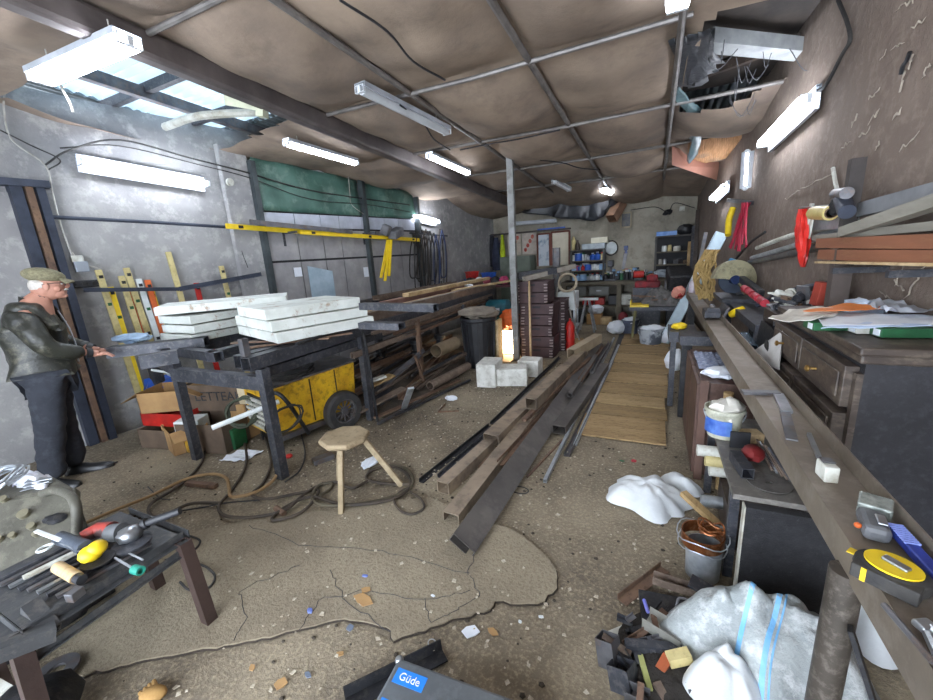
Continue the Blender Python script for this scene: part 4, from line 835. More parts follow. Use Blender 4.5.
tag(obj('figurine_bottle', B().lathe([(0,0),(.04,0),(.05,.2),(.015,.3),(0,.32)], (-1.7,9.6,1.573), 10), cream, smooth=True), 'cream tall bottle on top of the bottle rack, far left', 'bottle')
t = thing('wall_mirror', 'round dark rimmed mirror on the back wall beside the bottle rack', 'mirror', YB(611,248,9.72))
obj('mirror_glass', B().lathe([(0,0),(.13,0)], (0,0,0), 24, Euler((PI/2,0,0)).to_matrix()), mat('mirror','8c9290','6a6f70',6,.35,.2,0), t, world=False)
obj('mirror_rim', B().tube([(.14*math.cos(a*PI/12), 0, .16*math.sin(a*PI/12)) for a in range(25)], .012, 6), black, t, world=False, smooth=True)
t = thing('hand_saw', 'hand saw with a blue handle hanging on the back wall', 'saw', YB(626,248,9.785))
obj('saw_handle', B().box((0,0,0), (.09,.03,.1)).box((0,0,-.08), (.05,.02,.08)), mat('navy_plastic','1e3a78','182c5c',8,.4), t, world=False, bev=.01)
obj('saw_blade', B().prism([(-.04,-.004,-.08),(.05,-.004,-.08),(-.03,-.004,-.52),(-.08,-.004,-.5)], (0,.005,0)), steel2, t, world=False)
t = thing('wall_picture', 'small dark framed picture on the back wall under the short lamp', 'picture', YB(626,220,9.74))
obj('picture', B().box((0,0,0), (.17,.012,.26)), mat('picture_dark','39404c','6c6a64',9), t, world=False)
for q in ((-.1,0,.03,.32),(.1,0,.03,.32)): obj('frame', B().box((q[0],0,0), (q[2],.03,q[3])), mat('frame_brass','a89c82','7c7260',6), t, world=False)
for z in (-.15,.15): obj('frame', B().box((0,0,z), (.22,.03,.03)), MATS['frame_brass'], t, world=False)
t = thing('stove_pipe', 'rusty end of a square duct poking out of the dark sheeting on the back wall', 'duct', YB(614,214,9.5))
obj('duct', B().bar((.12,.2,.25),(-.04,-.1,-.1),.2,.2,t=.01), mat('duct_rust','8a6a54','6b5242',6), t, world=False)
o = obj('junction_box', B().box((0,0,0),(.1,.05,.09)), offw); o.location = YB(682,211,9.75); tag(o, 'small white junction box high on the back wall above the right rack', 'junction box')
cable('wall_cable', [YB(631,210), YB(655,207,9.7), YB(668,212,9.72), YB(675,203,9.7), YB(695,208,9.72)], .008, rubber, 'black cable running along the top right of the back wall')
tag(obj('wall_clamp', B().ell(YB(668,212,9.7), (.08,.04,.05), amp=.4).ell(YB(665,214,9.7), (.05,.04,.03)), blackm), 'black cable clutter fixed beside the small junction box on the back wall', 'clamp')
# things on right rack
tag(obj('blue_case', B().b2(.02,.4,9.42,9.65,1.753,1.84), mat('sky_case','5c8ad0','8fb4e8',7), bev=.01), 'light blue case on top of the right rack', 'case')
tag(obj('black_bag', B().ell((.55,9.55,1.85), (.16,.12,.11), amp=.25), black, smooth=True), 'black bag on top of the right rack', 'bag')
for i, (x, z, w, h, m, lb) in enumerate(((.18,1.433,.1,.12,white,'white jar on the upper shelf of the right rack'),(.28,1.433,.08,.13,cream,'cream jar beside the white jar on the right rack'),(.42,1.433,.14,.1,offw,'pale lump on the upper shelf of the right rack'),(.12,1.173,.07,.11,offw,'grey tin at the left of the middle shelf of the right rack'),(.2,1.173,.07,.11,galv,'galvanised tin beside the grey tin on the right rack'),(.45,1.173,.18,.1,steel2,'grey box on the middle shelf of the right rack'),(.6,1.173,.12,.07,cardD,'brown box at the right of the middle shelf of the right rack'))):
    tag(obj('jar' if 'jar' in lb else 'tin' if 'tin' in lb else 'box', B().lathe([(0,0),(w/2,0),(w/2,h*.8),(w*.4,h),(0,h)], (x,9.5,z), 12 if 'box' not in lb else 4), m, smooth='box' not in lb), lb, 'jar' if 'jar' in lb else 'tin' if 'tin' in lb else 'box')
cable('cable_coil', coilpts((.2,9.35,.94), .16, 5, .05, (0,-.3,1), .7, .02), .012, mat('white_cable','b8c4cc','9aa8b4',8), 'pale cable tangle lying on the bench under the right rack', n=3)
cable('cable_coil', coilpts((.45,9.35,.93), .14, 5, .05, (.2,-.3,1), .8, .02), .012, rubber, 'black cable tangle on the bench under the right rack', n=3)
# tools on bench middle
for k in range(26):
    x = -.95+.036*k; ci = random.choice([5,7,4,5,0,6,9,7]); kd = random.choice([0,2,2]); h = random.uniform(.1,.26)
    bottle(x, 9.3+.12*(k % 3)*.8, .885, h, 0, ci, '%s %s among the clutter on the middle of the back bench' % (cols[ci][0], KN[kd]), kd)
t = thing('bench_drill', 'dark bench drill standing on the back bench under the mirror', 'drill', (-.85,9.35,.885))
obj('column', B().cyl((0,0,0),(0,0,.42),.025), steel2, t, world=False, smooth=True); obj('drill_head', B().box((0,-.06,.36),(.12,.24,.14)), steel, t, world=False, bev=.02); obj('drill_base', B().b2(-.12,.12,-.16,.1,0,.03), steel, t, world=False)
t = thing('tool_grinder', 'red and black bench grinder in the middle of the back bench', 'grinder', (-.28,9.15,.885))
obj('grinder_body', B().lathe([(0,-.1),(.07,-.1),(.07,.1),(0,.1)], (0,0,.12), 14, Rx), redP, t, world=False, smooth=True); obj('grinder_base', B().b2(-.08,.08,-.07,.07,0,.05), black, t, world=False)
for x in (-.13,.13): obj('grinding_wheel', B().lathe([(0,-.012),(.09,-.012),(.09,.012),(0,.012)], (x,0,.12), 18, Rx), steel2, t, world=False, smooth=True)
tag(obj('orange_cloth', B().ell((-.05,9.2,.94), (.07,.06,.06), amp=.4), orangeP), 'orange red cloth on the back bench left of the right rack', 'cloth')
# under the back bench
und = [(-1.3,.38,.22,.16,redP,'red box on the low shelf of the back bench at left'),(-1.05,.38,.2,.15,redP,'second red box on the low shelf of the back bench'),(-.78,.38,.18,.2,black,'black box on the low shelf of the back bench'),(-.5,.38,.2,.22,offw,'pale box on the low shelf of the back bench'),(-.05,.38,.3,.2,mat('case_blue','3f5f8e','314c74',7),'blue case on the low shelf right of the bench leg'),(.25,.38,.2,.2,redP,'red box on the low shelf right of the blue case')]
for x, z, w, h, m, lb in und: tag(obj('storage_box', B().b2(x-w/2+.0,x+w/2,9.05,9.3,z,z+h), m, bev=.01), lb, 'box')
flo = [(-1.12,8.85,.3,.22,card,'cardboard box on the floor under the back bench'),(-.88,8.85,.22,.14,paleW,'pale wood box on the floor under the back bench'),(-1.5,8.9,.3,.3,black,'black bin on the floor at the left of the back bench')]
for x, y, w, h, m, lb in flo: tag(obj('storage_box', B().b2(x-w/2,x+w/2,y-.12,y+.12,0,h), m), lb, 'box')
tag(obj('plastic_bag', B().ell((-1.1,8.85,.31), (.16,.12,.1), amp=.4), paper, smooth=True), 'white plastic bag on the cardboard box under the back bench', 'bag')
def bucket(name, c, r, h, m, lb, fill=None, cat='bucket', rimm=None):
    t = thing(name, lb, cat, c); obj('bucket_body', B().lathe([(0,0),(r*.82,0),(r,h),(r*1.06,h),(r*1.06,h-.02),(r*.98,h-.02)], (0,0,0), 20).lathe([(r*.97,h),(r*.8,.02),(0,.02)], (0,0,0), 20), m, t, world=False, smooth=True)
    obj('bucket_handle', B().tube([(r*1.07*math.cos(a), -r*1.07*abs(math.sin(a))*.5-.0, h-.02-r*.9*math.sin(a)) for a in [PI*i/12 for i in range(13)]], .004, 6), galv, t, world=False, smooth=True)
    if fill: obj('contents', B().ell((0,0,h-.02), (r*.95,r*.95,.07), amp=.5, ns=4), fill, t, world=False, smooth=True)
    return t
bucket('bucket', (-.36,7.9,0), .15, .26, mat('tub_navy','3b3f4c','50566a',8), 'dark bucket with a white bag stuffed in, at the left of the machine heap', paper)
tag(obj('plastic_bag', B().ell((-.6,7.85,.12), (.17,.15,.13), amp=.3), paper, smooth=True), 'white knotted bag on the floor beside the dark bucket', 'bag')
tag(obj('red_can', B().lathe([(0,0),(.09,0),(.09,.3),(.04,.36),(0,.36)], (-.5,8.15,0), 14), mat('dark_red','7a2226','5e1c20',7), smooth=True), 'dark red can standing behind the white knotted bag', 'can')
bucket('bucket', (.0,7.05,0), .19, .27, mat('pail_white','aab0b6','4c525c',5,.5,lo=.45,hi=.55), 'white splattered bucket at the end of the plank walkway', paper)
tag(obj('plastic_bag', B().ell((.22,7.1,.14), (.09,.1,.14), amp=.3, seed=3), paper, smooth=True), 'small white bag beside the splattered bucket', 'bag')
tag(obj('plastic_bag', B().ell((.30,5.62,.12), (.13,.12,.15), amp=.3, seed=6), paper, smooth=True), 'white bag on the floor by the first bench leg', 'bag')
t = thing('band_saw', 'low machine table heaped with dark dusty iron and a yellow tray', 'machine', (.05,7.7,0))
for x in (-.35,.4):
    for y in (-.25,.3): obj('leg', B().bar((x,y,0),(x*.9,y,.5),.04,.04), mat('olive','6a6436','4c4828',6) if x < 0 else steel, t, world=False)
obj('machine_bed', B().b2(-.42,.45,-.3,.35,.5,.56), steel, t, world=False)
obj('yellow_tray', B().b2(-.4,-.1,-.3,-.0,.56,.6).b2(-.4,-.38,-.3,0,.6,.66), yelB, t, world=False)
tag(obj('iron_heap', B().grid(lambda u, v: V((-.2+.65*u, 7.5+.5*v, .565+.26*(math.sin(PI*u)*math.sin(PI*v))**.7*(1+.6*noise.noise(V((u*9,v*9,2)))))), 24, 20), mat('grey_dust','6c6a68','4a4846',12,.9,0,.6)), 'heap of dusty grey iron bits on the low machine table', 'scrap', kind='stuff')
for i in range(9):
    p = V((random.uniform(-.25,.1), random.uniform(7.5,7.9), .62+.012*i)); a = random.uniform(0,PI); d = V((math.cos(a),math.sin(a)*.5,random.uniform(-.1,.1)))*random.uniform(.2,.45)
    tag(obj('scrap_strip', B().bar(p, p+d, .03,.02, prof='solid'), random.choice([steel, rust, steel2])), 'loose bar on the machine heap in front of the back bench', 'scrap metal', 'loose bars on the machine heap')
tag(obj('red_machine', B().box((-.1,8.55,.85), (.45,.3,.12)).box((-.02,8.5,.97), (.2,.2,.12)), mat('machine_red','9c2730','5a2226',6), bev=.03), 'red machine housing behind the machine heap', 'machine')
tag(obj('machine_stand', B().box((-.1,8.55,.4), (.5,.3,.79)), steel), 'dark stand under the red machine housing', 'stand')
t = thing('milling_machine', 'bulky dark machine standing behind the end of the long right bench', 'machine', (.42,8.2,0))
obj('machine_column', B().b2(-.18,.2,-.15,.25,0,1.0), blackm, t, world=False, bev=.02); obj('machine_head', B().box((0,-.15,1.02),(.4,.5,.22),(.3,0,.1)), blackm, t, world=False, bev=.04)
obj('machine_wheel', B().lathe([(.1,-.012),(.13,-.012),(.13,.012),(.1,.012),(.1,-.012)], (-.22,-.2,.85), 18, Rx), steel2, t, world=False, smooth=True)
# ================= STEEL PROFILES ON THE FLOOR, WALKWAY =================
dk = mat('dark_profile', '474341', '5f5a55', 3, .5, .2, .08, '8a827c', 5, amt3=.25)
bp_ = mat('tan_profile', 'a08f7a', '7d6f60', 3, .55, .15, .1, '4a4038', 6, amt3=.4)
def fb(near, far, z, w, h, m, lb, prof='box', t=.005, name='steel_profile', z2=None, roll=None):
    p = pz(*near, z+h/2); q = pz(*far, (z if z2 is None else z2)+h/2); up = roll or (0,0,1)
    return tag(obj(name, B().bar(p, q, w, h, up=up, prof=prof, t=t), m), lb, 'steel profile')
fb((462,546),(601,345),.03,.155,.06, dk,'widest and longest dark steel box beam, the nearest to the camera in the floor pile', roll=(.55,0,.83))
fb((451,519),(577,358),.0,.11,.08, bp_,'brown box beam just left of the widest dark beam', z2=.02)
fb((443,488),(503,432),.0,.10,.09, bp_,'short box beam with open near end, leftmost box in the floor pile')
fb((491,440),(566,368),.04,.14,.1, bp_,'brown box beam with dark open end in the middle left of the floor pile', z2=.02)
fb((531,404),(584,352),.13,.11,.11, bp_,'tan box beam with open end lying on top of the floor pile', z2=.1)
fb((484,470),(545,404),.03,.09,.05, rust,'rusty open channel between the box beams of the floor pile','C')
fb((500,463),(556,402),.06,.05,.04, rust,'thin rusty angle lying beside the rusty channel','L')
fb((559,430),(604,366),.02,.12,.08, dk,'box beam with open end on the right side of the floor pile', z2=.02)
fb((545,481),(614,338),.0,.025,.03, galv,'thin long silver tube on the right edge of the floor pile')
fb((567,455),(612,362),.0,.05,.03, steel2,'grey channel lying along the plank walkway','C')
fb((575,445),(619,345),.0,.03,.02, galv,'thin silver strip on the edge of the plank walkway','solid')
fb((421,481),(490,425),.0,.04,.03, blackm,'black angle bar at the far left of the floor pile, near half','L')
fb((492,423),(560,357),.01,.035,.03, blackm,'black angle bar at the left of the floor pile, far half','L')
fb((439,476),(520,404),.0,.03,.03, steel,'thin dark bar beside the black angle bar','L')
fb((508,414),(547,378),.02,.06,.02, steel2,'grey flat strip at the left of the floor pile','solid')
fb((524,420),(590,358),.10,.04,.03, rust,'thin rusty strip lying on top between the tan beams','solid')
fb((571,354),(598,338),.16,.12,.13, mat('pale_box','b7a68c','9d8c74',5,.6,.2,.08),'pale box beam lying across the far end of the floor pile', z2=.22)
fb((580,380),(604,345),.13,.05,.04, rust,'rusty channel at the far end of the floor pile','C', z2=.06)
fb((592,372),(610,342),.1,.05,.04, steel2,'grey channel at the far end of the floor pile','C', z2=.04)
fb((527,477),(562,440),.0,.015,.012, rust,'thin rusty rod lying across the gap near the silver tube','solid')
fb((570,395),(596,356),.1,.05,.05, dk,'short dark square bar on the far half of the floor pile')
cable('wire_ring', [pz(520,490,.008)+V((.06*math.cos(a*PI/6), .04*math.sin(a*PI/6), 0)) for a in range(13)], .004, rubber, 'small black wire ring on the floor beside the widest beam', 'ring', n=3)
tag(obj('wood_block', B().b2(-1.2,-1.05,6.5,6.9,.0,.1), wood), 'wood packing block beneath the far end of the floor pile', 'block')
ply = mat('walkway_board', '947a54', 'ac9168', 2.2, .85, 0, .25, '6a5334', 30, amt3=.6, stretch=(.7,4,1))
ys_ = [3.31,3.82,4.12,4.45,4.85,5.3,5.75,6.3,6.85,7.35,7.8]
random.seed(3)
struct('floor', B().b2(-.53,.11,3.36,7.75,.0,.006), seam)  # dark sheet added under the planks so the gaps look shaded
for i, (a, c) in enumerate(zip(ys_, ys_[1:])):
    mI = mat('walkway_board%d' % (i % 4), ['947a54','86704e','9c835c','8c7450'][i % 4], ['ac9168','9a8058','b0966c','a0865e'][i % 4], 2.2, .85, 0, .25, '5c482e', 26, amt3=.6, stretch=(.7,4,1)); b = B(); x0 = -.55+random.uniform(-.02,.02)+.012*i; x1 = .15+random.uniform(-.03,.03)+.018*i
    o = obj('walkway_plank', b.box(((x0+x1)/2, (a+c)/2, .011), (x1-x0, c-a-(.02+.006*i), .014), (0,0,.012 if i % 2 else .0)), mI, bev=.003)
    tag(o, 'worn wooden plank of the walkway on the floor, ' + ('nearest to the camera' if i == 0 else ['','second','third','fourth','fifth','sixth','seventh','eighth','ninth','farthest'][i]+' from the near end' if i < 9 else 'farthest from the camera'), 'plank', None)
# stool
t = thing('wooden_stool', 'rustic three legged wooden stool standing among the floor hoses', 'stool', (-1.92,1.93,0))
sM = mat('stool_wood', 'a8977a', '8a795d', 5, .8, 0, .2, '5e5038', 18, amt3=.4)
obj('seat', B().lathe([(0,.40),(.15,.40),(.175,.42),(.175,.44),(.165,.45),(0,.448)], (0,0,0), 8), sM, t, world=False, smooth=True, bev=.006)
for ft in ((.11,-.24),(.3,.19),(-.2,.08)):
    obj('leg', B().bar((ft[0]*.35,ft[1]*.35,.41),(ft[0],ft[1],.0),.035,.04,prof='solid'), sM, t, world=False, bev=.006)
# hoses and cables on the floor
hz = [([(83,524),(115,510),(150,496),(186,479),(212,474),(226,478),(229,488),(233,497),(262,489),(278,470),(272,440),(268,428)], .012, mat('tan_hose','a0835c','846a48',6), 'tan air hose running from the grinder table across the floor to the table leg'),
 ([(206,438),(202,462),(180,485),(152,503),(150,514),(162,516),(190,504),(222,503)], .011, cableD, 'dark hose curving out from behind the thick table leg'),
 ([(240,430),(246,450),(245,468),(232,490),(219,506),(226,516),(255,517),(285,510),(302,496),(318,486),(335,482),(352,488),(366,482),(372,480)], .011, cableD, 'brown hose winding from the compressor across the floor to the stool'),
 ([(258,415),(266,440),(271,462),(264,482),(252,494),(266,499),(300,493),(318,490),(312,503),(296,515),(272,520),(284,508),(310,497),(340,504),(365,504),(395,498),(410,486),(405,472),(388,466),(370,472),(368,480),(390,484),(412,484)], .011, cableD, 'long brown hose looping under the stool'),
 ([(366,478),(372,468),(390,465),(408,470),(413,482),(404,492),(380,500),(350,505),(322,505),(312,498),(318,486),(330,483),(331,488),(320,496)], .011, mat('olive_hose','5c5442','433d30',7), 'olive hose coil right of the stool'),
 ([(410,492),(420,498),(424,508),(412,514),(400,510),(394,500),(400,492),(412,486)], .008, cableD, 'small hose loop at the right end of the hose tangle'),
 ([(148,487),(160,498),(170,500)], .004, rubber, 'thin black wire on the floor by the tan hose'),
 ([(180,511),(205,507),(225,503),(260,500)], .005, rubber, 'black grinder cord running across the floor'),
 ([(175,533),(190,536),(200,541),(194,550),(180,557),(165,560)], .006, rubber, 'black cord loop on the floor beside the grinder table'),
 ([(196,563),(208,568),(215,577),(208,588),(190,590),(180,582)], .006, rubber, 'black cord loop beside the right leg of the grinder table'),
 ([(300,430),(305,452),(300,470),(285,482)], .006, rubber, 'black cable dropping from the yellow machine to the floor')]
for pts, r, m, lb in hz: cable('floor_hose' if r > .007 else 'floor_cable', [pz(p[0], p[1], r+.002+.002*(i % 3)+(.016 if 495 < p[1] < 600 or 'grinder' in lb else 0)) for i, p in enumerate(pts)], r, m, lb, 'hose' if r > .007 else 'cable', n=6, seg=8)
tag(obj('wood_stick', B().bar(pz(187,483,.02), pz(216,486,.02), .04,.03, prof='solid'), rust), 'rusty offcut lying beside the tan hose', 'scrap metal')
tag(obj('hose_connector', B().cyl(pz(276,508,.03), pz(284,514,.02), .02), rust, smooth=True), 'rusty hose connector at the end of the brown hose', 'connector')
tag(obj('wood_block', B().bar(pz(313,462,.02), pz(333,455,.02), .08,.04, prof='solid'), steel2), 'grey offcut on the floor near the compressor wheel', 'scrap metal')
tag(obj('plastic_scrap', B().ell(pz(289,456,.02), (.03,.03,.02)), redP, smooth=True), 'small red plastic scrap on the floor under the yellow machine', 'cap')
tag(obj('white_rag', B().ell(pz(370,462,.02), (.06,.09,.025), amp=.5), paper), 'small white rag on the floor right of the stool seat', 'rag')
# distinct litter
lit = [((363,600),.06,card,'tan cardboard scrap on the slab, the biggest piece'),((366,590),.03,card,'thin tan scrap just above the biggest cardboard scrap'),((310,611),.022,mat('blue_bit','3c4f9c','8ea0d8',20),'small blue plastic bit on the left of the slab'),((365,576),.018,MATS['blue_bit'],'tiny blue bit above the cardboard scraps'),
 ((350,628),.025,mat('slate_bit','5e6878','6e7888',9),'grey blue chip at the edge of the slab'),((433,596),.012,paper,'white speck in the middle of the slab'),((471,632),.05,paper,'white torn flake near the slab edge'),((493,632),.03,card,'tan bent scrap right of the white torn flake'),((541,617),.014,white,'round white pebble at the right of the slab edge'),((520,622),.012,white,'small white capsule by the slab edge'),
 ((142,647),.05,galv,'pale ribbed metal shaving on the floor under the grinder table'),((281,684),.035,card,'tan chip near the bottom edge of the picture'),((308,675),.02,MATS['slate_bit'],'grey chip left of the black angle'),((340,654),.02,card,'tan chip in front of the black angle'),((252,668),.02,card,'tan chip at the lower left of the floor'),
 ((682,410),.03,mat('green_bit','6d8a58','5a7548',9),'green scrap beside the plank walkway'),((634,461),.03,mat('red_bit','c23a44','a02c36',9),'red scrap above the white plastic sack'),((622,461),.02,greenP,'dark green bit beside the red scrap')]
for i, (p, r, m, lb) in enumerate(lit):
    c = pz(*p, .018 if p[1] < 632 and p[0] > 240 and p[0] < 540 else .004); a = i*1.3
    pts = [c+V((r*k*math.cos(a+j*PI/3), r*k*.7*math.sin(a+j*PI/3), 0)) for j, k in enumerate((1,.7,.9,1,.6,.85))]
    tag(obj('litter_piece', B().prism(pts, (0,0,.004)), m), lb, 'litter')
random.seed(21); b = B()
for i in range(1500):
    if i % 3 == 0: x, y = random.uniform(-3.5,.5), random.uniform(.3,3)
    elif i % 3 == 1: x, y = random.uniform(-2.4,-1.0), random.uniform(2.2,5.5)
    else: x, y = random.uniform(-4.8,.6), random.uniform(.2,7.5)
    s = random.uniform(.003,.011); a = random.uniform(0,6)
    b.prism([V((x+s*math.cos(a+j*1.57)*random.uniform(.6,1.6), y+s*math.sin(a+j*1.57)*random.uniform(.6,1.6), .004+.014*(1 if -2.4 < x < -.5 and .9 < y < 1.9 else 0))) for j in range(4)], (0,0,random.uniform(.001,.004)))
tag(obj('floor_chips', b, mat('chips','c8bfac','9c8f7a',40,.9)), 'pale chips and swarf scattered all over the workshop floor', 'debris', kind='stuff')
random.seed(22); b = B()
for i in range(900):
    x, y = random.uniform(-4.6,.6), random.uniform(.2,6); s = random.uniform(.004,.014)
    b.ell((x,y,.0), (s,s*random.uniform(.5,1),s*.5), seg=5, n=4)
tag(obj('floor_grit', b, mat('grit','4a4238','3a342c',40,.95)), 'dark grit and small stones scattered over the floor', 'debris', kind='stuff')
# ================= RIGHT SIDE: LONG STEEL BENCH =================
railM = mat('bench_rail', '897e70', '6c6256', 3, .5, .4, .08, '9b9288', 9, amt3=.4)
t = thing('rail_bench', 'long narrow bench made of a steel channel on thick legs along the right side', 'bench', (.55,3.4,0))
prof = [(-.105,-.09),(-.095,-.09),(-.095,-.006),(.095,-.006),(.095,.05),(.105,.05),(.105,-.014),(-.1,-.014)]
b = B(); R_ = [[b.V((.56+x, y, .9+z)) for x, z in [(-.105,-.09),(-.097,-.09),(-.097,-.008),(.097,-.008),(.097,.05),(.105,.05),(.105,0-.0),(.105,-.0001),(-.105,0)]] for y in (.15,6.65)]
prof = [(-.105,-.09),(-.097,-.09),(-.097,-.008),(.105,-.008),(.105,.05),(.097,.05),(.097,0),(-.105,0)]
b = B(); R_ = [[b.V((.515+x*.62, y, .9+z)) for x, z in prof] for y in (.15,6.65)]
for i in range(8): b.f([R_[0][i], R_[0][(i+1) % 8], R_[1][(i+1) % 8], R_[1][i]])
b.f(R_[0][::-1]); b.f(R_[1]); obj('bench_channel', b, railM, t)
obj('lower_channel', B().bar((.515,1.0,.845),(.515,6.5,.845),.10,.06,t=.006), steel, t)
obj('leg', B().cyl((.456,1.1,0),(.456,1.1,.82),.034), mat('leg_steel','514a43','3e3933',6,.5,.3,.08,'8a8278',30,amt3=.35), t, smooth=True)
for y, w in ((4.02,.075),(6.3,.08)): obj('leg', B().bar((.50 if y < 2 else .3 if y > 4 and y < 5 else .5,y,0),(.52 if y < 2 else .3 if y < 5 else .5,y,.82 if y < 2 or y > 5 else .72),w,w), railM if y < 2 else blackm, t)
obj('bracket_plate', B().b2(.24,.56,3.9,4.15,.72,.80), steel, t)
obj('leg_tab', B().bar(V((.46,1.05,.7)), V((.52,1.03,.52)), .025,.01, prof='solid'), blackm, t)
# items on the rail (Z .9)
def rz_(px, py, z=.9): return pz(px, py, z)
t = thing('clamp_block', 'dark bolted clamp block sitting on the bench channel beside the yellow knob', 'clamp', rz_(711,318))
obj('clamp_body', B().box((0,0,.05),(.13,.22,.07)).box((.0,-.1,.09),(.1,.05,.04)), steel, t, world=False, bev=.008)
for y in (-.07,.03): obj('bolt', B().cyl((0,y,.08),(0,y,.13),.018,seg=8), steel2, t, world=False)
obj('clamp_plate', B().box((.1,.05,.07),(.02,.35,.10),(0,.4,0)), steel2, t, world=False)
t = thing('yellow_tool', 'yellow tool handle with a dark shaft lying right of the clamp block', 'tool', rz_(737,314,.95))
obj('tool_handle', B().lathe([(0,-.07),(.03,-.065),(.038,.0),(.028,.06),(0,.07)], (0,0,.02), 12, Euler((.6,.9,0)).to_matrix()), yelB, t, world=False, smooth=True)
obj('tool_shaft', B().cyl((.04,.02,.0),(.16,.06,-.06),.02), bright, t, world=False)
p = thing('try_square', 'flat steel try square lying across the bench channel', 'square', rz_(770,395,.9)); 
obj('square_stock', B().bar(rz_(742,392,.908), rz_(779,393,.908), .04,.014, prof='solid'), steel2, p); obj('square_blade', B().bar(rz_(778,394,.906), rz_(787,412,.906), .04,.012, prof='solid'), bright, p)
tag(obj('steel_ruler', B().bar(rz_(785,412,.904), rz_(792,440,.904), .035,.006, prof='solid'), steel2), 'short grey steel strip lying below the try square', 'strip')
tag(obj('wedge', B().bar(rz_(809,434,.91), rz_(819,457,.91), .012,.012, prof='solid'), bright), 'thin bright peg pointing at the small magnet block', 'peg')
t = thing('magnet_block', 'small pale square block with a grey top on the bench channel', 'block', rz_(826,478)); obj('block_body', B().box((0,0,.025),(.035,.06,.05),(0,0,.1)), offw, t, world=False, bev=.004); obj('block_top', B().box((0,.01,.0535),(.03,.03,.004),(0,0,.1)), steel2, t, world=False)
# grey cased laser
t = thing('laser_level', 'grey measuring tool with a clear square head lying behind the yellow tape measure', 'tool', rz_(874,527), -.5); t.scale = (.85,.85,.85)
obj('clear_head', B().box((-.01,.045,.04),(.075,.06,.05),(.2,0,.1)), mat('clear_grey','6f7570','a4a9a2',30,.2,.3), t, world=False, bev=.006)
obj('tool_body', B().box((.0,-.03,.025),(.06,.12,.045),(0,0,.3)), mat('tool_grey','55575a','6b6d70',14,.5), t, world=False, bev=.015)
obj('belt_clip', B().box((.015,-.04,.052),(.022,.05,.006),(0,0,.3)), bright, t, world=False, bev=.003)
obj('red_button', B().ell((-.025,-.075,.03),(.009,.009,.008)), orangeP, t, world=False, smooth=True)
# tape measure
t = thing('tape_measure', 'large yellow and black tape measure lying on the near end of the bench channel', 'tape measure', rz_(890,580,.902), -.62); t.scale = (.84,.84,.84)
bd = B().lathe([(0,0),(.052,0),(.06,.008),(.062,.02),(.06,.036),(.05,.042),(0,.042)], (0,0,0), 28)
for v in bd.b.verts: v.co.x *= 1.15
bd.box((.0,-.03,.02),(.12,.06,.038)); obj('tape_case', bd, rubber, t, world=False, smooth=True, bev=.003)
dsc = B().lathe([(0,.043),(.046,.043),(.046,.0475),(0,.0475)], (0,0,0), 28)
for v in dsc.b.verts: v.co.x *= 1.15
obj('yellow_face', dsc, yelB, t, world=False, smooth=True)
obj('belt_clip', B().box((.004,.0,.052),(.05,.022,.008),(0,.05,-.2)), bright, t, world=False, bev=.003)
obj('yellow_stripe', B().box((-.035,-.058,.02),(.01,.008,.036)), yelB, t, world=False)
obj('tape_tongue', B().box((-.075,.03,.012),(.03,.025,.003)), yelB, t, world=False)
t = thing('utility_knife', 'blue ribbed plastic knife handle along the flange of the bench channel', 'knife', rz_(912,556,.93), 0)
p0, p1 = rz_(893,527,.925), rz_(945,585,.925)
obj('knife_handle', B().bar(p0, p1, .026,.02, prof='solid'), mat('knife_blue','2b3f9e','21317e',9,.4), t, bev=.004); dd = (p1-p0)
for k in range(9): obj('grip_rib', B().box(p0+dd*(.04+.045*k)+V((0,0,.011)), (.028,.004,.004), (0,0,math.atan2(dd.y, dd.x)-PI/2)), mat('knife_light','8a9ae0'), t)
obj('blade', B().bar(p0-dd*.08, p0, .015,.004, prof='solid'), bright, t)
t = thing('pliers', 'worn pliers lying at the very near end of the bench beside the tape measure', 'pliers', rz_(925,630,.902))
obj('plier_jaw', B().bar(rz_(918,620,.915), rz_(933,632,.915), .03,.014, prof='solid'), bright, t, bev=.004); obj('plier_handle', B().tube([rz_(930,628,.915), rz_(950,650,.915)], .008, 8), bright, t, smooth=True); obj('plier_handle', B().tube([rz_(928,634,.915), rz_(940,660,.915)], .008, 8), bright, t, smooth=True)
tag(obj('threaded_rod', B().tube([rz_(884,605,.91), rz_(933,662,.91)], .006, 8), steel2), 'thin threaded rod lying beside the tape measure', 'rod')
# stuff behind the rail
tag(obj('leaning_channel', B().bar(V((.19,7.02,.02)), py_(722,233,6.75), .16,.06, up=(-.3,-1,0), prof='C'), mat('pale_blue_steel','c3d4dc','a4b6c0',4,.35,.4)), 'pale bluish steel channel leaning up behind the far end of the long bench', 'steel profile')
tag(obj('leaning_angle', B().bar(V((.5,7.4,.02)), py_(706,232,7.3), .05,.05, prof='L'), steel2), 'grey angle leaning in the back right corner', 'steel profile')
for k in range(3): tag(obj('leaning_plank', B().bar(V((.72-.05*k,8.9,.0)), V((.74-.05*k,9.4,2.2-.3*k)), .07,.04, prof='solid'), [darkW, steel, wood][k]), ['dark plank','dark steel bar','raw timber'][k]+' standing in the back right corner beside the rack', 'plank')
for k in range(9):
    for k2 in range(3): cable('rope_hank', [py_(712+random.uniform(-7,8), 250, 5.3+.03*k2), py_(708+random.uniform(-12,9), 265, 5.2+.04*k2), py_(702+random.uniform(-9,14), 282, 5.2+.03*k2), py_(704+random.uniform(-8,12), 296+random.uniform(-5,5), 5.25)], .011, mat('tan_rope','a58a5a','86703f',20,.95), 'tan rope strand of the big hank hanging behind the cut off saw', 'rope', 'rope hank strands', n=4)
random.seed(9)
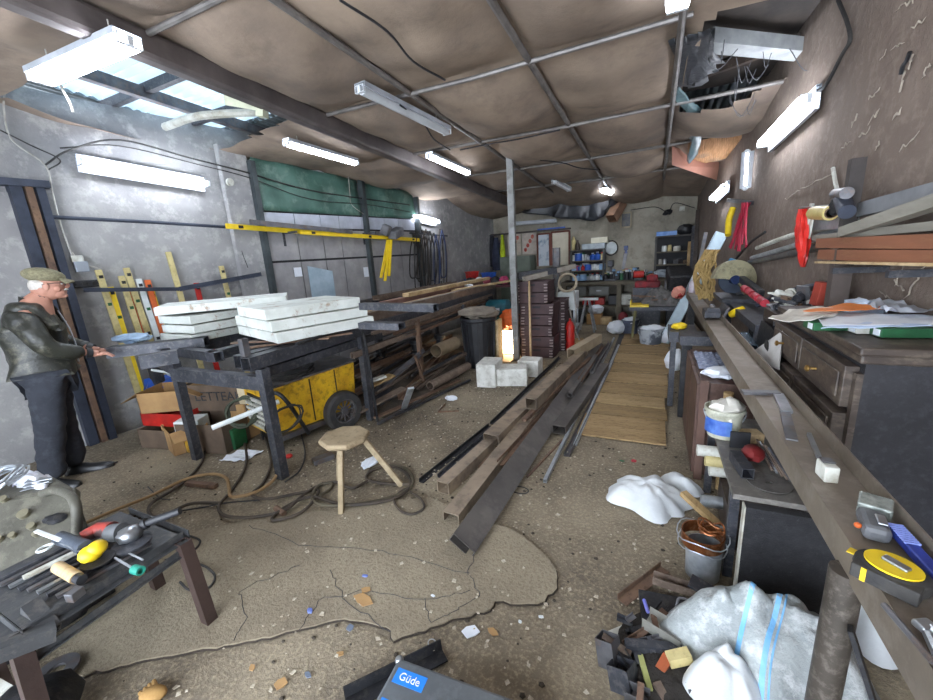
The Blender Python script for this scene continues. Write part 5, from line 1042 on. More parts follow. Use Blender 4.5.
for k in range(12):
    a = pr(746+random.uniform(-4,5), 203, .07+.02*(k % 3)); c = pr(737+random.uniform(-9,14), 248+random.uniform(-4,4), .12+.03*(k % 3))
    cable('red_cable', [a, a.lerp(c,.5)+V((0,.05*random.uniform(-1,1),0)), c], .009, mat('red_cable','b01f3c','8c1830',9,.5), 'dark red cable in the bunch hanging on the right wall beside the yellow sleeve', 'cable', 'red hanging cables', n=5)
tag(obj('yellow_sleeve', B().tube(smoothpts([pr(732,206,.06), pr(729,220,.1), pr(727,234,.1)]), [.03]*12+[.06], 10) if 0 else B().tube(smoothpts([pr(733,208,.06), pr(729,220,.1), pr(728,235,.12)], 5), .035, 10), yelB, smooth=True), 'bright yellow sleeve hanging on the right wall beside the red cables', 'sleeve')
tag(obj('wall_hook_rail', B().bar(pr(752,203,.05), pr(728,200,.05), .03,.04), steel), 'steel hook rail from which the red cables hang', 'rail')
# cut-off saw
sc_ = px_(733,280,.74)
t = thing('chop_saw', 'cut off saw with a cream disc guard standing behind the long bench', 'saw', (sc_.x, sc_.y, 1.0)); z0 = sc_.z-1.0
Md = Euler((PI/2-.1,0,.25)).to_matrix()
gd = B(); seg = 26; cc = V((0,0,z0)); A = []
for side in (-.04,.04):
    A.append([gd.V(cc+Md @ V((.2*math.cos(a), .2*math.sin(a), side))) for a in [(-.9+k*(3.9/seg))*1 for k in range(seg+1)]]+[gd.V(cc+Md @ V((0,0,side)))])
n_ = len(A[0]); gd.f(A[0][::-1]); gd.f(A[1])
for i in range(n_): gd.f([A[0][i], A[0][(i+1) % n_], A[1][(i+1) % n_], A[1][i]])
obj('disc_guard', gd, mat('guard_cream','9c9678','857f66',5,.5,.1,.05,'4a4638',18), t, world=False)
obj('cutting_disc', B().lathe([(0,-.015),(.135,-.015),(.135,.015),(0,.015)], cc, 30, Md), mat('disc_dark','26303f','363f4c',10), t, world=False, smooth=True)
obj('disc_flange', B().lathe([(0,-.06),(.045,-.06),(.045,.06),(0,.06)], cc, 16, Md), mat('flange_navy','1c2a4c','2c3d66',9,.4,.4), t, world=False, smooth=True)
obj('motor', B().cyl(cc+V((.07,.1,-.02)), cc+V((.10,.42,-.05)), .08), black, t, world=False, smooth=True)
obj('saw_arm', B().bar(cc+V((.07,.1,.02)), cc+V((.1,-.72,-.06)), .06,.06, prof='solid'), blackm, t, world=False, bev=.01)
g0_ = px_(744,288,.68)-V(t.location); g1_ = px_(766,304,.70)-V(t.location)
for k in range(4): obj('grip_ring', B().cyl(g0_.lerp(g1_,k*.26), g0_.lerp(g1_,k*.26+.18), .026), mat('grip_red','a82434','861a28',8,.45), t, world=False, smooth=True)
obj('blue_lever', B().bar(cc+V((-.03,.15,.2)), cc+V((.16,.1,.12)), .05,.04, prof='solid'), mat('lever_blue','2f7fa8','246588',8,.5), t, world=False, bev=.012)
obj('saw_base', B().b2(-.12,.2,-.3,.35,0,.04), steel, t, world=False); obj('saw_column', B().b2(.06,.16,.1,.25,0,z0), steel, t, world=False)
st = thing('saw_stand', 'dark steel stand carrying the cut off saw', 'stand', (.88,4.0,0))
obj('stand_top', B().b2(-.2,.07,-.6,.8,.94,1.0), steel, st, world=False)
for x in (-.17,.04):
    for y in (-.55,.75): obj('leg', B().bar((x,y,0),(x,y,.94),.05,.05), steel, st, world=False)
obj('curved_shield', B().grid(lambda u, v: V((-.17+.02*math.sin(3*u)-.06*v*(1-v), -.62-.55*u, .62+.42*v-.1*u*u)), 14, 6), blackm, st, world=False, thick=.01)
# clutter counter between stand and dresser
ct = thing('tool_counter', 'dark counter covered with loose grey tools between the saw and the dresser', 'counter', (.92,3.2,0))
obj('counter_top', B().b2(-.2,.09,-.2,.195,1.08,1.13), darkW, ct, world=False)
for x in (-.17,.06):
    for y in (-.17,.3 if 0 else .2): obj('leg', B().bar((x,y,0),(x,y,1.08),.05,.05), darkW, ct, world=False)
random.seed(31)
nmc = ['socket wrench','grey spanner','steel fitting','short steel bar']
for k in range(52):
    x = random.uniform(.76,.99); y = random.uniform(3.03,3.36); z = 1.135+random.uniform(0,.10); a = random.uniform(0,PI); l = random.uniform(.05,.14); d = V((math.cos(a), math.sin(a), random.uniform(-.1,.3)))*l; kind = k % 4
    b = B()
    if kind == 0: b.cyl((x,y,z), V((x,y,z))+d, .012).cyl(V((x,y,z))+d, V((x,y,z))+d*1.25, .02)
    elif kind == 1: b.bar((x,y,z), V((x,y,z))+d, .015,.008, prof='solid').cyl(V((x,y,z))+d-V((0,0,.005)), V((x,y,z))+d+V((0,0,.005)), .02)
    elif kind == 2: b.cyl((x,y,z), V((x,y,z))+d*.5, .025).cyl(V((x,y,z))+d*.5, V((x,y,z))+d*.8, .035)
    else: b.bar((x,y,z), V((x,y,z))+d, .025,.02)
    tag(obj(['socket_wrench','spanner','pipe_fitting','steel_offcut'][kind], b, random.choice([steel2, steel, offw, rust, galv]), smooth=False), 'small '+nmc[kind]+' in the tool clutter on the counter beside the dresser', 'tool', 'counter clutter '+nmc[kind])
tag(obj('red_box', B().box(pr(820,294,.14), (.05,.09,.14), (.05,.1,.1)), mat('brick_red','a8402f','8a3324',7), bev=.005), 'small brick red box standing on the counter against the wall', 'box')
tag(obj('leaning_plate', B().bar(pr(808,306,.15)+V((0,0,-.06)), pr(803,286,.2), .08,.01, prof='solid'), steel2), 'grey plate leaning beside the small red box', 'plate')
tag(obj('hose_pipe', B().tube(smoothpts([pr(758,305,.2), pr(775,297,.15), pr(800,289,.12), pr(830,284,.1)]), .022, 8), MATS['blue_black_steel'], smooth=True), 'bent dark pipe lying behind the tool clutter', 'pipe')
wsheet = thing('white_guard', 'thin white curved guard sheet with a dark hole beside the dresser', 'guard', px_(772,355,.66))
p_ = [px_(782,331,.67), px_(779,370,.64), px_(754,360,.62), px_(752,352,.62)]
obj('guard_sheet', B().prism(p_, (.006,.01,0)), mat('sheet_white','d0ceca','b0aca6',5), wsheet); hc = px_(769,347,.655)
obj('guard_hole', B().prism([hc+V((-.012,.03*math.cos(a)*1.6+.0,.045*math.sin(a))) for a in [k*PI/8 for k in range(16)]], (-.003,0,0)), black, wsheet)
tag(obj('box_section', B().bar(px_(742,335,.64), px_(752,348,.66), .07,.05), mat('shiny_blue_steel','a6bccb','7f92a4',6,.25,.7)), 'short shiny bluish box section lying right of the bench channel', 'steel section')
tag(obj('red_tray', B().b2(.69,.82,2.98,3.6,.62,.7), mat('tray_red','6d2430','521a24',6)), 'dark red tray behind the bench channel under the saw stand', 'tray'); tag(obj('tray_stand', B().b2(.7,.8,3.0,3.12,0,.615), darkW), 'dark block supporting the dark red tray', 'block')
# ================= DRESSER =================
dM = mat('dresser_wood', '4a4038', '382f2a', 5, .5, 0, .12, '7c7062', 14, amt3=.4, stretch=(1,1,2)); sdM = mat('dresser_side', '1c1c1f', '27272b', 8, .6, 0, .25, '45444a', 30, amt3=.3)
t = thing('dresser', 'old dark wooden chest of drawers with brass knobs against the right wall', 'dresser', (.88,2.4,0))
obj('carcass', B().b2(.72,1.06,1.87,2.93,.04,1.16), sdM, t); obj('top_board', B().b2(.69,1.07,1.845,2.95,1.175,1.205), dM, t, bev=.006); obj('top_moulding', B().b2(.70,1.065,1.86,2.94,1.14,1.175), dM, t, bev=.008)
obj('front_frame', B().b2(.70,.72,1.87,1.9,.04,1.1), dM, t); obj('front_frame', B().b2(.70,.72,2.9,2.93,.04,1.1), dM, t)
for r in range(5):
    z1 = 1.12-.19*r; z0 = z1-.165
    for k, (ya, yb) in enumerate(((1.905,2.4),(2.41,2.9))):
        ex = .0 if r == 0 else .015
        d = obj('drawer', B().b2(.675-ex,.72,ya,yb,z0,z1).b2(.667-ex,.675-ex,ya+.03,yb-.03,z0+.03,z1-.03), dM, t, bev=.005)
        obj('knob', B().lathe([(.006,0),(.006,.02),(.015,.028),(.015,.036),(0,.042)], (.667-ex,(ya+yb)/2,(z0+z1)/2), 12, Euler((0,-PI/2,0)).to_matrix()), mat('brass','b8955a','8c6c3c',12,.3,.8), d, smooth=True)
obj('plinth', B().b2(.71,1.05,1.88,2.92,0,.05), dM, t)
# things on the dresser
def sheet(pts, z, m, lb, nm='paper_sheet', cat='paper', h=.003, wob=.008):
    w = [pz(*p, z) for p in pts]
    for i, q in enumerate(w): q.x = min(q.x, 1.08)
    a, b_, c, d = w
    o = obj(nm, B().grid(lambda u, v: a.lerp(b_, u).lerp(d.lerp(c, u), v)+V((0,0,wob*noise.noise(V((u*3,v*3,z*40))))), 10, 8), m, thick=h); return tag(o, lb, cat)
zt = 1.208
for k, (y, m, lb) in enumerate(((2.0,greenP,'green white carton nearest the dresser corner'),(2.17,offw,'pale carton lying beside the green white carton'),(2.5,greenP,'dark green carton under the left edge of the papers'))):
    p = thing('small_carton', lb, 'carton', pz(*((900,337),(874,333),(830,330))[k], zt)+V((0,.03,0)), .1); obj('carton_body', B().b2(-.07,.09,-.05,.05,0,.035), m, p, world=False, bev=.002)
    obj('carton_label', B().b2(-.072,-.07,-.04,.0,.005,.03), paper, p, world=False)
tag(obj('black_tray', B().b2(.98,1.05,1.9,2.75,zt,zt+.02), black), 'black flat tray under the papers against the wall', 'tray')
sheet([(823,326),(935,324),(935,316),(814,311)], 1.25, paper, 'big white paper sheet hanging over the dresser edge')
sheet([(821,328),(870,327),(935,326),(866,320)], 1.246, mat('paper_blue','c9d6ea','b4c4dc',6,.8,0,.02), 'pale bluish sheet under the big white sheet')
sheet([(768,320),(822,318),(850,310),(795,308)], 1.262, mat('paper_cream','dcd9cf','c4c0b4',6,.8,0,.02), 'cream crumpled paper on the left of the dresser top', wob=.03)
sheet([(803,311),(850,311),(892,308),(850,303)], 1.275, mat('paper_orange','e48a48','d4783a',5,.7,0,.02), 'bright orange sheet on the paper heap')
tag(obj('plastic_film', B().grid(lambda u, v: V((.90+.16*u, 2.25+.4*v, 1.272+.05*max(0, noise.noise(V((u*4,v*5,3))))))  , 18, 24), mat('film','c4c9d2','a9b0ba',5,.3,0,.1), smooth=True), 'crumpled clear plastic film over the papers on the dresser', 'plastic film')
tag(obj('folded_bag', B().ell(pr(862,312,.12), (.07,.13,.06), rot=(0,.4,0), amp=.5, ns=3), mat('bag_blue_white','c9d6e6','a8bcd4',5,.5)), 'bluish white plastic bag heaped at the back of the dresser', 'bag')
# ================= LUMBER RACK =================
up = thing('rack_post', 'dark wall post of the lumber rack above the dresser', 'post', (1.0,3.15,1.05))
P0, P1 = px_(836,300,.93), px_(842,165,.93)
obj('upright', B().bar(P0, (P0.x,P0.y,P1.z), .05,.06, prof='solid'), mat('post_dark','3b3634','4b4542',6), up)
obj('vise_drum', B().cyl(px_(842,199,.9), px_(847,212,.87), .036), MATS['blue_black_steel'], up, smooth=True); obj('vise_cup', B().cyl(px_(836,194,.91), px_(847,193,.88), .03), steel2, up, smooth=True); obj('vise_body', B().ell(px_(836,206,.9), (.035,.045,.05), amp=.3), blackm, up, smooth=True)
obj('foot_block', B().bar(P0-V((0,0,.06)), P0+V((0,0,.28)), .07,.08, prof='solid'), mat('post_brown','5b504a','4b423d',6), up)
tr = px_(823,213,.88); t = thing('tape_roll', 'pale yellow tape roll on the bar beside the wall post', 'tape', tr)
obj('roll', B().pipe(px_(831,213,.88), px_(814,213,.88), .04, .01, 20), mat('tape_yellow','c9b878','b2a060',9,.4), t, smooth=True); obj('core', B().pipe(px_(831.5,213,.88), px_(813.5,213,.88), .029, .004, 18), rust, t, smooth=True)
tag(obj('holder_bar', B().tube([px_(800,208,.87), px_(837,205,.89)], .008, 6), bright), 'thin steel bar carrying the tape roll and the red bag', 'bar')
rb = B().grid(lambda u, v: px_(803+0*u, 209+58*v, .86)+V((.03*math.cos(2*PI*u)*(.35+.75*math.sin(PI*min(1,.15+v*.85))**.8)*(1+.25*math.sin(19*u*2+v*9)), .055*(1+.2*math.sin(2*PI*u*6+v*7))*math.sin(2*PI*u)*(.25+.9*math.sin(PI*min(1,v*1.05))**.8), 0)), 20, 14)
tag(obj('red_bag', rb, mat('bag_red','d42a20','ab1f18',5,.4,0,.3), smooth=True), 'bright red plastic bag hanging beside the tape roll above the dresser', 'bag')
tag(obj('hanging_leaflets', B().box(px_(808,222,.875), (.012,.05,.22), (.1,.05,0)).box(px_(811,224,.88), (.01,.04,.2), (.2,0,0)), offw), 'narrow leaflets hanging behind the red bag', 'leaflet')
redw = mat('red_timber','8e5c42','744a35',3,.6,0,.1,'a87c58',6,stretch=(3,.4,3),amt3=.4)
grw = mat('grey_timber','9a968a','7c786e',3,.8,0,.15,'65625a',8,stretch=(3,.4,3),amt3=.4)
def lum(a, c, off, w, h, m, lb, prof='solid'):
    p, q = pr(*a, off), pr(*c, off); d = q-p; q = p+d*1.0
    return tag(obj('timber', B().bar(p, q, w, h, prof=prof), m), lb, 'timber')
def far(a, c, off, w, h, m, lb, ext=.9, prof='solid'):
    p, q = pr(*a, off), pr(*c, off); q = q+(q-p).normalized()*ext
    return tag(obj('timber', B().bar(p, q, w, h, prof=prof), m), lb, 'timber')
far((822,243),(933,241),.14,.06,.055, redw, 'upper reddish brown timber on the wall rack')
far((824,254),(933,257),.14,.06,.055, redw, 'lower reddish brown timber on the wall rack')
far((822,262),(933,264),.15,.07,.012, paleW, 'thin pale lath under the reddish timbers')
far((800,240),(933,226),.12,.05,.035, grw, 'grey plank lying on top of the reddish timbers')
far((845,232),(933,203),.16,.06,.05, grw, 'grey tapering timber slanting up to the right')
far((840,215),(933,192),.09,.04,.07, mat('blue_grey_timber','87898c','6e7073',3), 'blue grey board behind the slanting timber')
far((812,223),(846,220),.1,.04,.09, galv, 'pale grey sheet strip behind the wall post', .1)
for k, (a, m_, c, r, m, lb) in enumerate((((752,258),(800,244),(838,228),.022,galv,'grey conduit pipe bending up to the wall post, upper one'),((750,262),(790,254),(845,240),.026,steel2,'thick grey pipe along the wall under the upper conduit'),((757,248),(790,236),(836,226),.018,offw,'thin pale pipe above the grey conduit'),((735,260),(750,243),(765,232),.012,rubber,'black hose end curling beside the red cables'))):
    cable('wall_conduit', [pr(*a, .05+.012*k), pr(*m_, .05+.012*k), pr(*c, .05+.012*k)], r, m, lb, 'pipe', n=6, seg=10)
for a in ((860,266),(925,268)):
    p = pr(*a, .1); tag(obj('rack_bracket', B().box(p+V((.0,0,-.02)), (.22,.03,.03)), steel), 'steel bracket under the wall timbers', 'bracket', 'lumber brackets')
cable('wall_wire', [pr(*p, .03) for p in ((838,0),(847,22),(850,40),(842,55),(826,85),(815,92))], .012, rubber, 'black twisted cable running down the right wall to the slanting lamp', n=6)
cable('wall_wire', [pr(*p, .03) for p in ((833,168),(836,185),(840,198))], .012, offw, 'pale twisted wire hanging above the wall post', n=6)
# chalk-like scratches are worn plaster marks
sc_m = mat('plaster_scratch','b4a999','9a9084',20,.95)
random.seed(17); b = B()
segs = [((905,70),(900,92)),((890,50),(905,40)),((868,100),(880,88)),((912,55),(909,70)),((870,128),(858,138)),((880,110),(868,124)),((893,118),(902,108)),((840,150),(851,140)),((910,30),(925,18)),((900,150),(918,132)),((858,115),(852,124)),((895,12),(915,0)),((880,60),(886,52)),((835,172),(800,190)),((800,190),(785,200)),((895,285),(905,262)),((905,300),(925,265)),((890,300),(880,292)),((905,290),(893,280)),((930,62),(922,80)),((875,150),(880,140))]
for a, c in segs:
    p, q = pr(*a, -.001), pr(*c, -.001); k = 6; pts = [p.lerp(q, i/k)+V((0, .02*noise.noise(p*9+V((i,0,0))), .03*noise.noise(p*9+V((0,i,4))))) for i in range(k+1)]
    b.tube(pts, [(.0015+.004*random.random())*(1 if 0 < i_ < 6 else .3) for i_ in range(len(pts))], 5)
o = obj('wall_right', b, sc_m); o['kind'] = 'structure'
tag(obj('lizard_crack', B().tube(smoothpts([pr(910,52,.015), pr(907,60,.01), pr(903,66,.015), pr(901,74,.01)]), .009, 6), black, smooth=True), 'short black crooked wire stuck on the right wall plaster', 'wire')
# ================= UNDER THE BENCH =================
brM = mat('brown_cabinet','573f36','45312a',5,.5,0,.1,'7b6558',12,amt3=.3)
t = thing('brown_cabinet', 'brown cabinet standing under the long bench behind the white bucket', 'cabinet', (.45,3.3,0))
obj('cabinet_body', B().b2(.32,.62,2.9,3.85,.03,.70), brM, t); obj('cabinet_door', B().b2(.295,.32,2.9,3.36,.04,.69), brM, t, bev=.004); obj('cabinet_door', B().b2(.295,.32,3.38,3.85,.04,.69), brM, t, bev=.004); obj('cabinet_side', B().b2(.31,.36,2.875,2.9,.0,.72), mat('cab_edge','6d5348','5a443b',6), t)
tag(obj('brown_post', B().cyl((.46,2.80,.0),(.46,2.80,.68),.028), wood, smooth=True), 'round wooden post standing in front of the brown cabinet', 'post')
tag(obj('checkered_cloth', B().grid(lambda u, v: V((.33+.22*u, 3.2+.5*v, .712+.02*abs(noise.noise(V((u*6,v*6,1)))))), 12, 12), mat('blue_check','6d7896','aab2c4',40,.9), thick=.004), 'blue grey checked cloth lying on the brown cabinet', 'cloth')
tag(obj('plastic_bag', B().ell((.45,3.06,.735), (.12,.1,.035), amp=.5), paper, smooth=True), 'crumpled clear white bag on the near end of the brown cabinet', 'bag')
t = thing('yellow_box_tool', 'dark drawer box with a yellow lump on it behind the bench leg', 'box', (.28,4.45,.0))
obj('tray_box', B().b2(-.12,.12,-.25,.15,.68,.78), steel, t, world=False); obj('tray_leg', B().b2(-.1,-.05,-.2,-.15,0,.68).b2(.06,.11,.05,.1,0,.68), steel, t, world=False); obj('yellow_lump', B().ell((-.03,-.1,.81),(.07,.06,.035),amp=.3), yelB, t, world=False, smooth=True)
tag(obj('pink_cloth', B().ell((.34,6.55,.9), (.09,.1,.09), amp=.4), mat('pink_cloth','c98a78','b03a36',6,.9,0,.1,lo=.5,hi=.55), smooth=True), 'pink and red cloth bundle hanging at the far end of the long bench', 'cloth')
t = thing('white_bottle', 'translucent white bottle standing at the far end of the bench channel', 'bottle', (.52,6.5,.9)); obj('bottle_body', B().lathe([(0,0),(.055,0),(.055,.14),(.025,.18),(0,.18)], (0,0,0), 14), mat('milky','ccc4cc','a89aa8',6,.3), t, world=False, smooth=True); obj('cap', B().lathe([(.028,.18),(.028,.22),(0,.22)], (0,0,0), 12), paper, t, world=False, smooth=True)
t = thing('small_table', 'low grey table under the long bench holding the white bucket and red vise', 'table', (.5,2.3,0))
obj('table_top', B().b2(.36,.72,1.87,2.78,.5,.525), mat('table_grey','74706a','5e5b56',5,.6,.1,.1,'9b978e',16,amt3=.4), t)
for x, y in ((.38,2.74),(.70,2.74),(.39,2.0)): obj('leg', B().bar((x,y,0),(x,y,.5),.04,.04), steel, t)
bk = bucket('paint_bucket', pz(723,436,.527)+V((0,.02,0)), .095, .17, mat('bucket_white','c4c4b4','a9a892',8,.5,0,.05,'6a6a58',14), 'dirty white paint bucket with a blue label on the low grey table', MATS['paper_cream'])
lab = B().grid(lambda u, v: V((.093*math.cos(PI*1.05+u*1.7), .093*math.sin(PI*1.05+u*1.7), .03+.085*v)), 14, 1); obj('blue_label', lab, mat('label_blue','2a4fa8','5b83c8',14,.5), bk, world=False, thick=.002)
tag(obj('cardboard_piece', B().box(pz(750,436,.56), (.1,.08,.05), (0,0,.3)), paleW), 'tan cardboard piece beside the white paint bucket', 'cardboard')
t = thing('red_vise', 'black box section with a red tool lying on the low grey table', 'tool', pz(752,470,.527)); q0 = pz(740,472,.56)
obj('box_section', B().bar(pz(735,455,.56), pz(748,474,.56), .05,.05), steel, t); obj('black_plate', B().box(pz(740,440,.575), (.09,.012,.09), (0,0,.1)), black, t); obj('red_handle', B().ell(pz(753,453,.57), (.05,.07,.035), amp=.2), mat('deep_red','8c2a2a','6c2020',6,.5), t, smooth=True)
tag(obj('grinding_disc', B().lathe([(.012,0),(.085,0),(.085,.004),(.012,.004),(.012,0)], pz(769,483,.529), 28), mat('disc_grey','4e4b48','65615c',20,.9), smooth=True), 'grey grinding disc lying at the near edge of the low table', 'disc')
for k in range(5): tag(obj('steel_rod', B().tube([pz(757+3*k,440+2*k,.56+.01*k), pz(772+5*k,470+3*k,.545)], .006, 6), random.choice([bright, steel, brownst])), 'thin rod in the bunch on the low table under the bench', 'rod', 'rods on the low table')
for k, (p, m) in enumerate((((697,450),offw),((705,460),cream),((709,470),offw),((706,457),steel2),((701,500),galv))):
    z = [.36,.31,.25,.3,.12][k]; a = pz(*p, z); tag(obj('pipe_end', B().pipe(a, a+V((.4,.02,0)), .035 if k != 3 else .02, .005), m, smooth=True), ['pale pipe end sticking out under the low table, uppermost','cream pipe end under the low table, second from top','pale pipe end, lowest of the upper three','thin dark pipe end between the pale ones','silver pipe lying near the floor under the low table'][k], 'pipe')
tag(obj('pipe_crate', B().b2(.42,.68,2.2,2.6,0,.2), darkW), 'dark crate under the pipes below the low table', 'crate')
t = thing('black_board', 'large black speckled board standing under the bench behind the woven bag', 'board', (.62,1.9,0)); obj('board_panel', B().b2(.40,.86,1.82,1.86,.0,.50), mat('black_speckle','1f1f22','2b2b2e',30,.85,0,.5,'4a4a4e',60,amt3=.5,lo3=.6,hi3=.68), t); obj('board_edge', B().b2(.394,.40,1.818,1.862,0,.5), offw, t)
tag(obj('timber_strip', B().bar(pz(683,493,.2), pz(718,525,.15), .04,.03, prof='solid'), wood), 'wooden slat leaning over the copper coil tin', 'slat')
cn = pz(703,582,0)+V((.0,.06,0)); t = thing('paint_tin', 'grey tin with a copper band coil on top beside the woven bag', 'tin', cn)
obj('tin_body', B().lathe([(0,0),(.075,0),(.08,.17),(.075,.17)], (0,0,0), 20), galv, t, world=False, smooth=True)
t = thing('copper_coil', 'copper band coil inside a wire hoop frame, resting on the grey tin', 'coil', cn+V((-.01,.0,.175)))
obj('copper_band', B().lathe([(.088,0),(.093,.0),(.093,.06),(.088,.06),(.088,0)], (0,0,0), 24), mat('copper','a8693f','7a4628',14,.3,.8,.05,'d49a70',30), t, world=False, smooth=True)
for z, r in ((0.0,.105),(.05,.112)): obj('wire_hoop', B().tube([(r*math.cos(a*PI/10), r*math.sin(a*PI/10), z+.012*math.sin(a)) for a in range(21)], .003, 5), galv, t, world=False, smooth=True)
cable('copper_wire', coilpts(cn+V((.02,.0,.25)), .05, 3, .05), .004, MATS['copper'], 'loose copper wire spilling out of the coil', 'wire', n=3)
# white sack on floor
sk = B().grid(lambda u, v: None or V((0,0,0)), 1, 1)
def blob(c, rx, ry, h, seed, rz=0., amp=.3, n1=48, n2=14):
    b = B(); cen = V(c); rings = []
    for j in range(n2+1):
        r = j/n2; row = []
        for i in range(n1):
            a = 2*PI*i/n1; e = 1+amp*noise.noise(V((math.cos(a)*1.7, math.sin(a)*1.7, seed))); x = rx*r*e*math.cos(a); y = ry*r*e*math.sin(a)
            z = h*(1-r**2.6)*(1+.3*noise.noise(V((x*6, y*6, seed)))+.3*abs(noise.noise(V((x*11,y*11,seed+4))))+.08*noise.noise(V((x*24,y*24,seed))))+.004
            row.append(b.V(cen+V((x*math.cos(rz)-y*math.sin(rz), x*math.sin(rz)+y*math.cos(rz), max(z,.002)))))
        rings.append(row)
    for a_, c_ in zip(rings, rings[1:]):
        for i in range(n1): b.f([a_[i], a_[(i+1) % n1], c_[(i+1) % n1], c_[i]])
    return b
whF = mat('white_film','dde1e2','c4c9cc',4,.45,0,.15)
tag(obj('plastic_sack', blob(pz(645,498,0), .27,.2,.11, 3.3, -.3, .5), whF, smooth=True), 'crumpled white plastic sack lying on the floor beside the brown cabinet', 'sack')
tag(obj('sack_neck', blob(pz(680,487,0), .16,.07,.08, 8, -.5, .4), whF, smooth=True), 'gathered end of white plastic next to the sack on the floor', 'plastic film')
wv = mat('woven_bag','a4aaa9','838a8b',3,.6,0,.5,'dfe2e2',9,bs=60)
t = thing('woven_bag', 'large white woven bag with blue stripes lying under the near bench leg', 'bag', (.46,1.50,0))
bb = blob((0,0,.0), .37,.22,.27, 12.5, -.1, .22, 64, 22); obj('bag_body', bb, wv, t, world=False, smooth=True)
def bagz(x, y):
    return .30
from mathutils.bvhtree import BVHTree
bo = t.children[0]; bmx = bmesh.new(); bmx.from_mesh(bo.data); tree = BVHTree.FromBMesh(bmx)
def onbag(x, y):
    h_ = tree.ray_cast(V((x, y, 2)), V((0, 0, -1))); return (h_[0] if h_[0] else V((x, y, 0)))+V((0,0,.002))
for k, (xa, ya, xb, yb, w) in enumerate(((-.08,.21,-.12,-.2,.009),(.0,.21,-.04,-.2,.009),(.02,.21,-.02,-.2,.003))):
    b = B(); n_ = 26; L0 = []
    for i in range(n_+1):
        f = i/n_; x = xa+(xb-xa)*f+.03*math.sin(f*5); y = ya+(yb-ya)*f; L0.append((b.V(onbag(x-w, y-w*.3)), b.V(onbag(x+w, y+w*.3))))
    for a, c in zip(L0, L0[1:]): b.f([a[0], a[1], c[1], c[0]])
    obj('blue_stripe', b, mat('stripe_blue','5f9fd0','83b6dc',9,.6), t, world=False, thick=.002)
bmx.free()
tag(obj('white_film', blob(pz(712,695,.0)+V((.02,-.02,.0)), .14,.11,.2, 4, .3, .4), whF, smooth=True), 'white film bag at the bottom edge in front of the woven bag', 'bag')
tag(obj('clear_bag', blob(pz(870,690,.0)+V((.1,.3,0)), .17,.15,.26, 6, .3, .4), whF, smooth=True), 'crumpled pale film behind the near bench leg, right of the woven bag', 'bag')
tag(obj('scrap_base', blob((.14,1.32,0), .2,.3,.05, 9, .3, .3), mat('scrap_dark','262320','3c3732',14,.9,.1,.6)), 'dark tangle of filings and scrap under the lower right offcuts', 'scrap', kind='stuff')
# scrap at lower right
def sp(p, q, z0, z1, w, h, m, lb, prof='box', t=.003, name='scrap_section'):
    return tag(obj(name, B().bar(pz(*p, z0), pz(*q, z1), w, h, prof=prof, t=t), m), lb, 'scrap metal')
sp((622,600),(665,567),.02,.02,.05,.03, rust, 'rusty angle strip slanting on the floor above the scrap heap','L')
sp((653,577),(700,592),.06,.06,.05,.04, brownst, 'brown channel offcut at the top of the lower right scrap heap','C')
sp((640,605),(690,615),.03,.03,.16,.02, blackm, 'black flat plate in the lower right scrap heap','solid')
sp((646,617),(684,640),.09,.09,.08,.05, mat('tin_plate','a8a79e','83827a',8,.4,.5), 'pale shiny bent tray offcut in the lower right scrap heap','C')
sp((690,580),(715,595),.12,.10,.08,.01, steel, 'dark bluish plate leaning against the woven bag','solid')
sp((625,645),(682,650),.06,.07,.035,.035, steel, 'dark pipe offcut with an open end in the scrap heap','box')
sp((598,640),(650,618),.0,.0,.03,.01, offw, 'pale strip lying under the scrap heap','solid')
sp((652,685),(668,656),.03,.08,.035,.012, mat('red_rust','a0522c','7c3d20',8,.8), 'reddish rusty flat piece in the scrap heap','solid')
sp((668,660),(690,655),.08,.10,.04,.04, cream, 'cream roll offcut in front of the woven bag','solid')
sp((640,655),(650,690),.05,.05,.02,.012, mat('lime_strip','b5b876','94985a',8), 'lime coloured strip in the scrap heap','solid')
sp((648,665),(662,690),.04,.03,.02,.02, black, 'black bar in the scrap heap','solid')
sp((625,690),(650,700),.05,.05,.05,.04, steel2, 'grey channel at the bottom edge of the scrap heap','C')
sp((705,690),(735,655),.02,.12,.035,.01, offw, 'pale curved strap between the film bag and the woven bag','solid')
sp((665,675),(676,695),.02,.04,.03,.02, steel, 'dark offcut beside the film bag','L')
for k, (p, w, h, lb) in enumerate((((610,672),.07,.10,'upright square tube offcut with a bright cut rim, left edge of the scrap heap'),((625,697),.08,.08,'dark square tube offcut at the bottom of the scrap heap'))):
    c = pz(*p, 0)+V((.0,.03,0)); tag(obj('tube_offcut', B().bar(c, c+V((-.02,.03,h)), w, w, up=(.3,1,0), t=.003), steel if k else steel2), lb, 'scrap metal')
tag(obj('u_bolt', B().tube(smoothpts([pz(676,622,.02), pz(677,603,.08), pz(682,598,.1), pz(697,606,.1), pz(697,620,.03)]), .006, 8), steel2, smooth=True), 'bent U shaped rod in the scrap heap beside the woven bag', 'scrap metal')
tag(obj('marker_pen', B().cyl(pz(644,600,.05), pz(648,612,.05), .008), mat('lilac','6b6fc4','8a8ee0',9,.4), smooth=True), 'lilac marker pen in the scrap heap', 'pen')
random.seed(41)
